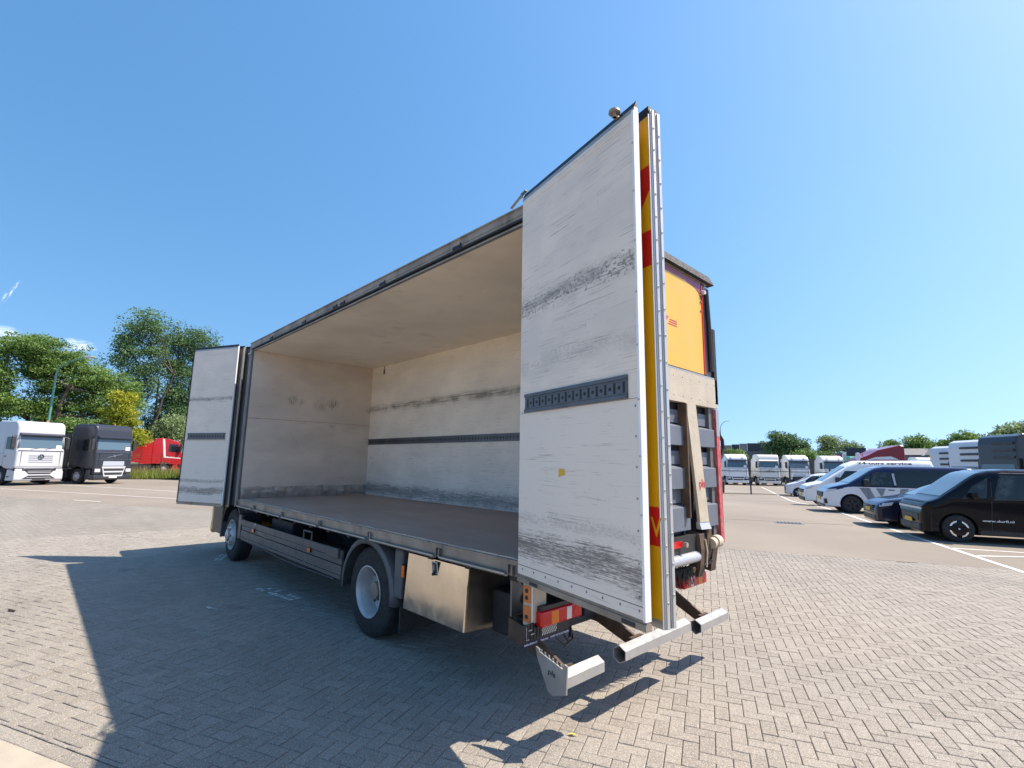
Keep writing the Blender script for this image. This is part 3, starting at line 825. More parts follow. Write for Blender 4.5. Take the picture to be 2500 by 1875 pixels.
def front_stack():
    z0, z1 = 1.0, 4.02
    a, b = (8.015,1.40), (9.09,1.896)
    core, A_, B_, d, n, z, Lp = door_panel(a, b, z0, z1, .034, MAT['doorpanel_f'], MAT['yellow'])
    MB().obox(B_ + z*(z0+.03) - d*.012 - n*.04, d*.022, n*.046, z*(z1-z0-.0)).build('edge_seal', MAT['seal'], core)
    MB().obox(A_ + z*(z0+.02) - d*.004 - n*.02, -d*.022, n*.024, z*(z1-z0-.03)).build('edge_profile', MAT['white_metal'], core)
    MB().obox(A_ + d*.005 + z*2.205 + n*.0002, d*(Lp-.02), n*.0012, z*.003).build('seam', MAT['alu_dark'], core)
    lashing_rail(core, A_ + z*2.286 + d*.085, d, n, 1.01, .125, 0, base=.0015, pitch=.072)
    for k, (o1, o2, mt) in enumerate(((-.075,-.07,'alu'),(-.15,-.15,'alu_dark'))):
        Ak = A_ + n*o1 + d*o2
        p = MB().obox(Ak + z*(z0+.03), d*(Lp*.99), -n*.036, z*(z1-z0-.07)).build('folding_door_panel', MAT['postgrey'], T)
        MB().obox(Ak + z*(z1-.04) - n*.03, d*Lp*.99, n*.02, z*.05).build('top_seal', MAT['seal'], p)
        e = MB().obox(Ak + z*z0 - d*.02 - n*.040, d*.018, n*.048, z*(z1-z0-.02)).obox(Ak + z*z0 - d*.033 - n*.010, d*.012, n*.022, z*(z1-z0-.02)).build('edge_profile', MAT[mt], p)
        MB().obox(Ak + z*z0 - d*.03 - n*.030, d*.009, n*.018, z*(z1-z0-.03)).build('edge_seal', MAT['seal'], p)
        rivet_line(e, Ak + z*(z0+.1) - d*.0335 - n*.0, Ak + z*(z1-.1) - d*.0335 - n*.0, -d, 16, .009, MAT['alu_dark'])
front_stack()

# ------------------------------------------------------------------ rear end and tail lift
def rear_end():
    A = MAT
    fr = MB().box(.04,.30,-1.275,-1.21,1.05,3.93).box(.04,.30,1.21,1.27,1.05,3.93).box(.04,.30,-1.21,1.21,3.86,3.96).build('rear_frame', A['postgrey'], T)
    MB().prism([(-.045,3.905),(.04,3.90),(.04,4.03),(.01,4.02)], -1.345, 1.29, 'y').build('roof_canopy', A['rubber'], T)
    MB().prism([(.0,3.893),(.039,3.893),(.039,3.9),(.0,3.904)], -1.25, 1.25, 'y').build('canopy_trim', A['alu'], T)
    # upper flap
    fp = MB().box(.005,.038,-1.105,1.2,2.856,3.885).build('rear_flap', A['yellow'], T)
    MB().prism([(-1.10,3.878),(1.19,3.878),(1.19,3.82),(-.75,3.822),(-.98,3.79),(-1.05,3.755),(-1.10,3.70)], .0028, .0048, 'x').build('livery_stripe', A['purple'], fp)
    MB().box(-.002,.038,-1.135,-1.1065,2.856,3.86).build('red_edge', A['red'], fp)
    # end of the red lettering and its three speed lines
    for k in range(3):
        z_ = 3.325 - k*.024
        MB().prism([(-.535,z_),(-.535,z_-.010),(-.385+k*.014,z_-.010),(-.395+k*.014,z_)], .0028, .0046, 'x').build('livery_line', A['red'], fp)
    MB().prism([(-.335,3.345),(-.30,3.345),(-.30,3.270),(-.372,3.345)][::-1], .0028, .0046, 'x').build('livery_mark', A['red'], fp)
    for z_ in (3.56, 3.66, 3.74):
        MB().cyl((.004,-1.085,z_),(-.008,-1.085,z_),.012,.009,10).build('bolt', A['alu_dark'], fp)
    MB().cyl((-.002,-1.13,3.78),(-.035,-1.13,3.775),.026,.022,14).build('work_lamp', A['clearlens'], fp)
    # offside corner post with black tube and rubber buffer
    po = MB().box(.0,.039,-1.272,-1.15,1.12,3.86).build('corner_post', A['postgrey'], T)
    MB().tube([(-.018,-1.19,3.82),(-.024,-1.215,3.3),(-.022,-1.22,2.9)], .024, 10).build('cable_tube', A['black'], po)
    MB().box(-.03,.05,-1.335,-1.2725,2.55,3.39).build('rubber_buffer', A['rubber'], po)
    # folded lift platform
    pl = MB().box(.075,.115,-1.235,1.235,1.06,2.83).build('lift_platform', A['slate'], T)
    MB().box(-.03,.035,-1.325,1.25,2.502,2.815).build('platform_lip', A['beige'], pl)
    MB().box(-.028,.0,-1.325,1.25,2.8165,2.834).build('lip_edge', A['alu'], pl)
    rv = MB()
    for k in range(14):
        for zz in (2.56, 2.75):
            rv.cyl((-.0302,-1.26+k*.18,zz),(-.034,-1.26+k*.18,zz),.006,.004,7)
    stuff(rv.build('rivets', A['alu_dark'], pl))
    cols = ((-1.225,-.86),(-.62,.0),(.06,.62),(.86,1.225))
    for (y0, y1) in cols:
        for (za, zb) in ((2.08,2.265),(1.67,1.865),(1.285,1.50)):
            MB().prism([(-.02,za),(.0745,za),(.0745,zb+.03),(.055,zb+.028),(-.02,zb)], y0, y1, 'y').build('rib', A['slate_light'], pl, bevel=.005)
            MB().box(.03,.0745,y0+.03,y1-.10,zb+.034,zb+.165).build('rib_step', A['slate_light'], pl, bevel=.004)
    for y in (-1.20, -.835, -.62, .62, .84):
        MB().box(.045,.0745,y-.012,y+.012,1.1,2.49).build('stiffener', A['slate'], pl)
    # swing plate with the maker's lettering
    P = [Vector((-.046,-.567,2.498)), Vector((-.046,-.768,2.498)), Vector((-.062,-.918,1.345)), Vector((-.062,-.730,1.352))]
    m = MB()
    Q = [p + Vector((.03,0,0)) for p in P]
    m.add(P+Q, [(3,2,1,0),(4,5,6,7),(0,1,5,4),(1,2,6,5),(2,3,7,6),(3,0,4,7)])
    sw = m.build('swing_plate', A['beige'], T)
    MB().add([Vector((-.055,-.725,1.3515)),Vector((-.055,-.928,1.344)),Vector((-.07,-.952,1.275)),Vector((-.07,-.735,1.283)),
              Vector((-.02,-.725,1.3515)),Vector((-.02,-.928,1.344)),Vector((-.02,-.952,1.275)),Vector((-.02,-.735,1.283))],
             [(3,2,1,0),(4,5,6,7),(0,1,5,4),(1,2,6,5),(2,3,7,6),(3,0,4,7)]).build('end_cap', A['alu_clean'], sw)
    MB().box(-.06,.03,-.56,-.535,1.4,2.49).build('side_channel', A['rust'], sw)  # rust brown here paints in the shade on the plate's beige side
    up = (P[0]-P[3]).normalized()
    text('lettering', 'pls', A['red'], sw, Vector((-.0575,-.755,1.655)), Vector((0,-1,0)), up, .105, .13, .003, .015)
    # red and white worn tape on the platform edge
    tp = MB().box(-.034,.045,-1.325,-1.245,1.11,2.49).build('edge_tape', A['redworn'], T)
    MB().box(-.0362,-.0345,-1.322,-1.248,2.2,2.49).build('tape_grey', A['alu'], tp)
    hd = MB().tube([(-.01,-1.33,2.30),(-.012,-1.36,2.22),(-.012,-1.43,2.17),(-.012,-1.445,2.08),(-.012,-1.40,2.0),(-.012,-1.33,1.94)], [.012,.02,.02,.018,.02,.012], 8).build('grab_handle', A['rubber'], T)
    # lift mechanism
    cy = MB().cyl((-.02,-.70,1.035),(-.02,.95,1.035),.052,None,20).build('lift_cylinder', A['steel_blue'], T, smooth=True)
    MB().prism([(-.06,1.24),(.06,1.26),(.09,1.05),(.03,.86),(-.03,.84),(-.06,.95),(-.075,1.1)], -.80, -.70, 'y').build('lift_arm', A['rust'], T, bevel=.004)
    MB().tube([(-.077,-.785,1.19),(-.085,-.80,1.07),(-.07,-.805,.93)], .008, 6).build('cable', A['beige'], T)
    MB().prism([(-.045,1.29),(.06,1.30),(.06,.98),(.0,.95),(-.045,1.05)], -1.0, -.90, 'y').build('lift_arm', A['rust'], T, bevel=.004)
    MB().prism([(-.03,1.15),(.07,1.18),(.12,.86),(.02,.84)], -1.19, -1.08, 'y').build('lift_bracket', A['rust'], T)
    MB().box(-.02,.02,-1.08,-.80,.93,.955).build('cross_rod', A['rust'], T)
    MB().cyl((-.05,-1.02,1.135),(-.05,-.96,1.13),.052,None,18).cyl((-.05,-1.12,1.14),(-.05,-1.03,1.14),.062,None,20).build('lift_roller', A['beige'], T, smooth=True)
    MB().cyl((-.09,-.40,1.175),(-.06,-.40,1.175),.024,.024,6).build('bolt', A['alu_dirty'], T)
    MB().box(-.045,-.03,-.39,-.12,1.15,1.205).build('reflector', A['redlens'], T)
    MB().box(-.029,.10,-.95,1.0,1.08,1.24).build('lift_crossbeam', A['dark'], T)
    MB().cyl((.0,-.62,.93),(-.04,-.62,.92),.03,.026,12).build('pivot', A['rust'], T)
    # worn brush under the cylinder
    b = MB()
    for k in range(90):
        y = -.64 + k*.0065 + random.uniform(-.01,.01)
        b.cyl((random.uniform(-.03,.05), y, .955), (random.uniform(-.06,.10), y+random.uniform(-.03,.03), random.uniform(.78,.84)), .008, .003, 4, False)
    stuff(b.build('brush', A['rubber'], T))
    # lamps
    def tail(y0, y1, x, zt, zb, sgn):
        """sgn +1 nearside: y0 outer end"""
        t = MB().box(x-.06, x+.05, min(y0,y1), max(y0,y1), zb, zt).build('tail_lamp', A['redlens'], T, bevel=.018, seg=3)
        W = y1-y0
        segs = (('amber_lens', .23, .40, 'amberlens'), ('clear_lens', .60, .72, 'clearlens'))
        for nm, a, b_, mt in segs:
            MB().box(x-.0625, x-.055, min(y0+W*a,y0+W*b_), max(y0+W*a,y0+W*b_), zb+.012, zt-.014).build(nm, A[mt], t, bevel=.002)
        MB().cyl((x-.064,y0+W*.86,(zb+zt)/2),(x-.055,y0+W*.86,(zb+zt)/2),.042,.046,20).build('round_lens', A['redlens'], t)
        MB().box(x-.045, x+.055, min(y0,y1)+.01, max(y0,y1)-.01, zt+.0005, zt+.03).build('lamp_housing', A['black'], t)
        return t
    tail(1.175, .70, .315, .815, .70, 1)
    tail(-1.185, -.70, .17, .815, .70, -1)
    # side marker plates and bracket on the nearside corner
    bp = MB().box(.312,.322,1.065,1.196,.70,.99).box(.3225,.425,1.186,1.196,.70,.99).build('lamp_bracket', A['beige'], T)
    for (za, zb, hs) in ((.86,.978,((.945,),(.895,))), (.722,.838,((.76,),))):
        o = MB().box(.333,.42,1.1962,1.2022,za,zb).build('marker_plate', A['orange_matt'], bp, bevel=.006)
        for h in hs: MB().cyl((.385,1.2023,h[0]),(.385,1.2045,h[0]),.017,None,16).build('hole', A['ink'], o)
    MB().box(.323,.33,1.1962,1.206,.69,.99).build('bracket_edge', A['white_metal'], bp)
    # number plate holder
    x = .312
    nb = MB().box(x,x+.012,.79,1.31,.585,.735).build('plate_holder', A['black'], T, bevel=.004)
    for k in range(5):
        y = 1.27-k*.034
        MB().box(x-.006,x-.0002,y-.008,y,.625,.725).build('clip', A['dark'], nb)
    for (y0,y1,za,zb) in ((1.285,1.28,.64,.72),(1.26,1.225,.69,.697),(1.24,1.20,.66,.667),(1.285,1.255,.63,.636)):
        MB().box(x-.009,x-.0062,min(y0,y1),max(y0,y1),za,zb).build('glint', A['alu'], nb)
    for k in range(9):
        for j in range(6):
            y = 1.105-k*.0185-(.009 if j % 2 else 0); z_ = .636+j*.0145
            MB().add([(x-.001,y,z_-.010),(x-.001,y-.006,z_),(x-.001,y,z_+.010),(x-.001,y+.006,z_)], [(0,1,2,3)]).build('mesh_hole', A['alu_clean'], nb)
    MB().box(x-.003,x-.0005,.795,1.305,.587,.612).build('plate_strip', paint('navy_strip', (.012,.012,.07), .4), nb)
    text('lettering', 'www.thetrucktraders.com', A['white'], nb, Vector((x-.003,1.30,.592)), (0,-1,0), (0,0,1), .018, .255, .0008, .008)
    text('lettering', 'WHERE THE TRUCK TRADERS', A['white'], nb, Vector((x-.003,1.02,.593)), (0,-1,0), (0,0,1), .014, .215, .0008, .008)
    # underrun bars: hexagonal alloy tubes on rusty arms
    def hexbar(y0, y1, zc, x=.0, r=.066, cap=False):
        m = MB(); P = []
        ang = [math.pi/6 + k*math.pi/3 for k in range(6)]
        for y in (y0, y1):
            for rr in (r, r-.008):
                for a in ang: P.append((x+rr*math.cos(a), y, zc+rr*math.sin(a)))
        fl = []
        for k in range(6):
            q = (k+1) % 6
            fl += [(k, q, 12+q, 12+k), (6+q, 6+k, 18+k, 18+q), (k, 6+k, 6+q, q), (12+q, 18+q, 18+k, 12+k)]
        if y0 < y1: fl = [f[::-1] for f in fl]
        m.add(P, fl)
        return m.build('underrun_bar', A['hexalu'], T)
    ub = hexbar(.845, 1.282, .452)
    hexbar(-.475, .575, .455); hexbar(-1.262, -.668, .398)
    ep = MB().prism([(-.075,.395),(.045,.355),(.085,.37),(.185,.56),(.20,.625),(.17,.617),(.165,.60),(-.045,.545),(-.06,.58),(-.085,.572)], 1.2825, 1.296, 'y').build('end_plate', A['galv'], ub)
    for k in range(6): MB().box(.155-k*.036,.168-k*.036,1.276,1.2822,.595-k*.009,.612-k*.009).build('tooth', A['galv'], ub)
    text('lettering', 'pls', A['ink'], ub, Vector((.085,1.2965,.475)), Vector((-1,0,-.2)), Vector((-.2,0,1)), .045, .065, .001, .02)
    for (y, za) in ((1.15,.45),(.25,.455),(-.95,.40)):
        MB().prism([(.06,za-.055),(.06,za+.05),(.42,.66),(.62,.70),(.62,.54),(.44,.53)], y-.012, y+.012, 'y').build('underrun_arm', A['rust'], T)
        MB().box(.045,.075,y-.08,y+.08,za-.05,za+.05).build('arm_plate', A['rust'], T)
    MB().box(.45,.60,-1.05,1.1,.56,.70).build('underrun_beam', A['dark'], T)
    MB().tube([(.36,.85,.62),(.34,.78,.52),(.4,.68,.50),(.5,.55,.56),(.55,.4,.66)], .012, 8).build('cable', A['black'], T)
    MB().tube([(.36,.95,.60),(.33,.82,.49),(.42,.62,.47),(.55,.5,.55)], .010, 8).build('cable', A['black'], T)
rear_end()

# ------------------------------------------------------------------ running gear
def tyre(parent, x, y, z, R, rimr, w, side, name='wheel'):
    """outer face at y; side +1 means outwards is +y"""
    prof = [(rimr-.012,-w*.02),(rimr+.01,0.0),(rimr+.05,.004),(R-.06,-.002),(R-.018,-.014),(R,-.038),(R,-w+.038),(R-.018,-w+.014),(R-.06,-w),(rimr,-w+.01)]
    m = MB().lathe(prof, (x,y,z), 40, side)
    for k in range(4):        # circumferential grooves
        pass
    return m.build(name, MAT['tyre'], parent, smooth=True)
def rear_wheel(x, side):
    R = .470; y = 1.165*side
    w = tyre(T, x, y, R, R, .268, .27, side)
    rim = MB().lathe([(.268,-.002),(.272,.010),(.262,.012),(.250,-.004),(.238,-.03),(.228,-.12),(.215,-.155),(.175,-.163),(.150,-.165),(.100,-.165)], (x,y,R), 40, side).build('rim', MAT['rim'], w, smooth=True)
    hb = MB().cyl((x,y-.17*side,R),(x,y-.06*side,R),.098,.09,24).build('hub', MAT['alu_dirty'], w, smooth=True)
    h = MB()
    for k in range(8):
        a = k*math.pi/4; c = Vector((x+.197*math.cos(a), y-.1585*side, R+.197*math.sin(a)))
        h.cyl(c, c+Vector((0,.004*side,0)), .026, None, 12)
        a += .39; c = Vector((x+.125*math.cos(a), y-.165*side, R+.125*math.sin(a))); h.cyl(c, c+Vector((0,.022*side,0)), .014, None, 6)
    stuff(h.build('hand_holes', MAT['ink'], w))
    tyre(T, x, (1.165-.31)*side, R, R, .268, .27, side)
rear_wheel(2.838, 1); rear_wheel(2.838, -1)
def front_wheel(x, side):
    R = .470; y = 1.13*side
    w = tyre(T, x, y, R, R, .268, .27, side)
    MB().lathe([(.268,-.002),(.272,.010),(.262,.012),(.250,-.004),(.235,-.035),(.215,-.06),(.205,-.05),(.195,.035),(.180,.052),(.150,.060),(.118,.058),(.112,.03),(.10,.03),(.095,.085),(.06,.10),(.0,.10)], (x,y,R), 40, side).build('rim', MAT['rim'], w, smooth=True)
    h = MB()
    for k in range(8):
        a = k*math.pi/4; c = Vector((x+.155*math.cos(a), y+.0575*side, R+.155*math.sin(a)))
        h.cyl(c, c+Vector((0,.004*side,0)), .023, None, 12)
    stuff(h.build('hand_holes', MAT['ink'], w))
front_wheel(8.18, 1); front_wheel(8.18, -1)

def running_gear():
    A = MAT
    ch = MB().box(.42,9.3,.36,.46,.62,.90).box(.42,9.3,-.46,-.36,.62,.90)
    for X in (.5,1.6,2.3,3.4,4.6,5.8,7.0,8.6): ch.box(X-.05,X+.05,-.36,.36,.66,.86)
    ch.build('chassis_frame', A['dark'], T)
    sb = MB()
    for k in range(13): sb.box(.5+k*.56,.58+k*.56,-1.19,1.195,.985,1.098)
    sb.box(.4,7.6,.3,.46,.90,.985).box(.4,7.6,-.46,-.3,.90,.985)
    sb.build('subframe', A['dark'], T)
    MB().cyl((2.838,-.85,.47),(2.838,.85,.47),.085,None,16).cyl((2.838,-.16,.47),(2.838,.16,.47),.20,None,18).cyl((2.838,0,.50),(6.0,0,.66),.055,None,12).build('rear_axle', A['dark'], T)
    MB().cyl((8.18,-.95,.44),(8.18,.95,.44),.06,None,12).build('front_axle', A['dark'], T)
    MB().box(3.9,5.5,-1.08,-.5,.36,.98).build('fuel_tank', A['alu_dark'], T, bevel=.05, seg=3)
    MB().box(5.6,6.5,.5,1.0,.45,.92).build('battery_box', A['dark'], T, bevel=.02)
    MB().box(5.6,7.3,-1.08,-.5,.36,.98).build('offside_fill_box', A['dark'], T, bevel=.03)  # added dark box, hides the sunlit ground seen through the chassis
    MB().box(3.6,7.5,-.34,.34,.42,.98).build('centre_fill_box', A['dark'], T, bevel=.05)  # added dark filler along the middle, keeps the underside black
    MB().cyl((5.9,.62,.60),(6.7,.62,.60),.14,None,18).build('air_tank', A['dark'], T)
    MB().cyl((3.7,.75,.58),(4.9,.75,.58),.13,None,18).build('air_tank', A['dark'], T)
    # side guard: three boards with open joints, nearside and offside
    for s in (1, -1):
        y1 = 1.222*s
        gd = MB().box(3.42,7.36,min(y1-.03*s,y1),max(y1-.03*s,y1),.735,.828).build('side_guard', A['guard'], T, bevel=.004)
        for (za, zb, o) in ((.662,.731,.004),(.545,.652,.0),(.50,.541,-.004)):
            MB().box(3.42,7.33-(.03 if o > 0 else 0),min(y1-(.03)*s,y1-o*s),max(y1-.03*s,y1-o*s),za,zb).build('board', A['guard'], gd, bevel=.003)
        MB().tube([(7.3,y1-.02*s,.488),(6.2,y1-.015*s,.483),(5.5,y1-.01*s,.455),(4.6,y1-.01*s,.455),(3.6,y1-.015*s,.475)], .011, 6).build('cable', A['black'], gd)
        MB().box(7.365,7.50,min(y1-.05*s,y1+.004*s),max(y1-.05*s,y1+.004*s),.50,.90).build('guard_end', A['guard'], gd, bevel=.012)
        for X in (7.1,5.6,3.9): MB().box(X-.03,X+.03,min(.5*s,y1-.031*s),max(.5*s,y1-.031*s),.60,.70).build('guard_bracket', A['dark'], gd)
        for X in (6.637, 4.347):
            mk = MB().box(X-.045,X+.045,min(y1,y1+.012*s),max(y1,y1+.012*s),.685,.745).build('side_marker', A['black'], gd)
            MB().box(X-.036,X+.036,min(y1+.0122*s,y1+.022*s),max(y1+.0122*s,y1+.022*s),.690,.740).build('marker_lens', A['orange'], mk, bevel=.004)
        MB().box(3.46,3.78,min(y1+.001*s,y1+.035*s),max(y1+.001*s,y1+.035*s),.735,.845).build('guard_box', A['guard'], gd, bevel=.006)
        MB().tube([(4.63,y1-.02*s,.83),(4.63,y1-.02*s,.93),(4.36,y1-.02*s,.935),(4.36,y1-.02*s,.83)], .014, 6).build('grab_loop', A['guard'], gd)
    MB().add([(6.62,1.226,.826),(6.585,1.23,.845),(6.58,1.225,.81),(6.61,1.229,.795)], [(0,1,2,3)]).build('paper_tag', A['white'], T)
    # rear mudguards
    for s in (1, -1):
        prof = []
        import math as _m
        for k in range(15):
            a = _m.radians(-6+ k*(192/14)); prof.append((2.838+.60*_m.cos(a), .49+.565*_m.sin(a)))
        m = MB(); P = []
        ye, yi = 1.215*s, .60*s
        for (X, Z) in prof:
            d = Vector((X-2.838, Z-.49)).normalized()
            P += [(X,yi,Z),(X,ye-.05*s,Z),(X-.012*d.x,ye-.012*s,Z-.012*d.y),(X-.03*d.x,ye,Z-.03*d.y),(X-.075*d.x,ye+.002*s,Z-.075*d.y)]
        n = 5
        m.add(P, [((k*n+j), (k*n+j+1), ((k+1)*n+j+1), ((k+1)*n+j)) if s > 0 else ((k*n+j), ((k+1)*n+j), ((k+1)*n+j+1), (k*n+j+1)) for k in range(14) for j in range(n-1)])
        mg = m.build('mudguard', A['mud'], T, smooth=True)
        so = mg.modifiers.new('solid', 'SOLIDIFY'); so.thickness = .012; so.offset = -1
        # rear skirt of the guard and flap
        MB().box(2.13,2.28,min(.6*s,1.20*s),max(.6*s,1.20*s),.53,1.0).build('mudguard_skirt', A['mud'], mg, bevel=.02, seg=2)
        MB().box(2.20,2.22,min(.62*s,1.15*s),max(.62*s,1.15*s),.20,.53).build('mud_flap', A['rubber'], mg)
    om = MB().box(2.07,2.125,1.185,1.20,.745,.865).build('side_marker', A['black'], T)
    MB().box(2.075,2.12,1.2002,1.214,.75,.86).build('marker_lens', A['orange'], om, bevel=.004)
    # stainless tool box
    tb = MB().prism([(.62,.44),(1.193,.46),(1.156,.99),(.62,.995)], 1.12, 2.03, 'x').build('tool_box', A['toolside'], T, bevel=.008)
    def dface(a, b, o):
        # leaning door plane
        y = 1.206 + (1.166-1.206)*b; z = .475+(.995-.475)*b
        return Vector((2.045-(2.045-1.10)*a, y+o, z))
    P = [dface(0,0,.0), dface(1,0,0), dface(1,1,0), dface(0,1,0)]; Q = [p+Vector((0,.018,.0)) for p in P]
    MB().add(P+Q, [(0,1,2,3),(7,6,5,4),(1,0,4,5),(2,1,5,6),(3,2,6,7),(0,3,7,4)]).build('lid', A['steel'], tb, bevel=.006, seg=2)
    c = dface(.5,.86,.0185)
    lk = MB().obox(c+Vector((.045,0,-.055)), Vector((-.09,0,0)), Vector((0,.004,0)), Vector((0,.013,.11))).build('lock_plate', A['alu_clean'], tb, bevel=.003)
    MB().obox(c+Vector((.032,.0042,-.042)), Vector((-.064,0,0)), Vector((0,.003,0)), Vector((0,.010,.085))).build('lock_recess', A['ink'], lk)
    MB().obox(c+Vector((.015,.0075,-.020)), Vector((-.022,0,0)), Vector((0,.012,0)), Vector((0,.006,.05))).build('lock_handle', A['alu'], lk)
    MB().cyl(c+Vector((.005,.004,-.052)), c+Vector((.005,.03,-.056)), .016, .013, 12).build('lock_cap', A['black'], lk)
    # perforated bracket behind the box
    pb = MB().box(.70,.72,.66,1.05,.62,1.04).build('frame_bracket', A['alu_dark'], T)
    for (y, z_) in ((.9,.93),(.9,.78)): MB().cyl((.6995,y,z_),(.696,y,z_),.05,None,20).build('hole', A['ink'], pb)
    # muffler-like dark boxes behind
    MB().box(.75,1.05,.3,.95,.45,.8).build('valve_box', A['dark'], T, bevel=.02)
MAT['toolside'] = paint('toolbox_side', (.21,.185,.155), .42, .8, .12, 3, .3, (.08,.06,.045))
running_gear()

def cab():
    A = MAT
    prof = [(7.98,.95),(7.98,2.60),(8.1,2.72),(8.9,2.76),(9.22,2.70),(9.38,2.50),(9.62,1.72),(9.68,1.5),(9.72,.95),(9.70,.42),(9.45,.38),(8.86,.40),(8.78,.72),(8.55,.98),(8.18,1.07),(8.02,1.0)]
    cb = MB().prism(prof, -1.13, 1.13, 'y').build('cab', A['yellow'], T, bevel=.045, seg=3)
    MB().add([(9.628,-1.0,1.735),(9.628,1.0,1.735),(9.402,.95,2.47),(9.402,-.95,2.47)], [(0,1,2,3)]).build('windscreen', A['glass'], cb)
    for s in (1,-1):
        f = [(8.40,1.132*s,1.75),(9.42,1.132*s,1.70),(9.26,1.132*s,2.40),(8.42,1.132*s,2.45)]
        MB().add(f, [(0,1,2,3) if s < 0 else (3,2,1,0)]).build('side_window', A['glass'], cb)
        MB().box(8.34,8.352,min(1.13*s,1.134*s),max(1.13*s,1.134*s),1.0,2.55).build('door_gap', A['ink'], cb)
        MB().box(9.42,9.52,min(1.16*s,1.36*s),max(1.16*s,1.36*s),1.75,2.25).build('mirror', A['black'], cb, bevel=.03)
        MB().box(9.70,9.735,min(.62*s,1.05*s),max(.62*s,1.05*s),.62,.80).build('headlamp', A['clearlens'], cb, bevel=.02)
        # inner wing and its grey edge behind the front wheel
        fw = MB()
        fw.grid(lambda a, b: (8.18+.60*math.cos(math.radians(15+165*a)), (.80+.36*b)*s, .50+.585*math.sin(math.radians(15+165*a))), 12, 1)
        o = fw.build('wheel_arch', A['black'], cb); so = o.modifiers.new('s','SOLIDIFY'); so.thickness = .02
        MB().box(8.78,8.83,min(1.0*s,1.17*s),max(1.0*s,1.17*s),.36,1.05).build('arch_edge', A['mud'], cb, bevel=.01)
        MB().box(8.86,9.5,min(1.02*s,1.155*s),max(1.02*s,1.155*s),.40,1.03).build('step', A['black'], cb, bevel=.02)
        MB().box(8.9,8.96,min(1.145*s,1.30*s),max(1.145*s,1.30*s),.98,1.06).build('indicator', A['orange'], cb)
    for k in range(5): MB().box(9.715,9.735,-.75,.75,.95+k*.085,1.01+k*.085).build('grille_slat', A['black'], cb)
    MB().box(9.66,9.80,-1.12,1.12,.34,.60).build('bumper', A['yellow'], cb, bevel=.04)
cab()
# ------------------------------------------------------------------ parked vehicles
def carpaint(name, col, rough=.25, flake=0.0):
    return paint(name, col, rough, flake, .015, .8, 0, coat=.35, spec=.25, rv=.03)
def sideglass(name, a, b):
    t = NT(name); n = t.noise(t.coord(), 2.6, 4, .6)  # noise in the base colour paints in tree reflections and the interior
    t.base(t.mix(t.ramp(n, .42, .62), a, b)); t.rough(.04); t.b.inputs['Specular IOR Level'].default_value = .5
    return t.m
MAT.update(
    p_white=carpaint('paint_white', (.50,.51,.53)), p_cream=carpaint('paint_offwhite', (.76,.73,.68)),
    p_navy=carpaint('paint_navy', (.016,.020,.045), .2, .3), p_char=carpaint('paint_charcoal', (.045,.048,.058), .3, .3),
    p_red=carpaint('paint_lorry_red', (.48,.018,.022)), p_maroon=carpaint('paint_maroon', (.20,.012,.022)),
    p_green=carpaint('paint_green', (.05,.38,.24)), p_vanwhite=carpaint('paint_van_white', (.74,.76,.80)), p_white_r=carpaint('paint_white_lifted', (.84,.84,.84)), p_black=paint('paint_black', (.003,.004,.008), .12, 0, .01, .8, 0, coat=.22, spec=.12),  # p_white_r: p_white lifted in colour to brighten fronts turned from the sun
    p_blue=carpaint('paint_blue', (.012,.018,.06), .15, .2), p_silver=carpaint('paint_silver', (.50,.54,.60), .25, .3),
    p_lgrey=carpaint('paint_light_grey', (.62,.645,.69), .28), p_letter=carpaint('letter_grey', (.24,.27,.32), .3),
    lamp=lens('headlamp_lens', (.55,.58,.62), .08, .1), plate_y=paint('number_plate', (.80,.48,.02), .5),
    plastic=paint('dark_plastic', (.028,.029,.032), .5, 0, .1, 6, .15), glass_b=sideglass('blue_glass', (.010,.014,.017), (.06,.072,.074)), chrome=paint('chrome', (.75,.76,.78), .12, 1.0, .03),
    stripe=paint('white_stripe', (.78,.74,.70), .4), glass_ws=glass('windscreen_glass', (.085,.14,.18), .05), p_red2=carpaint('paint_board_red', (.36,.02,.02)), dash=paint('dashboard', (.10,.13,.15), .6),  # glass_ws base lifted to pale blue, painting in the sky's reflection
)

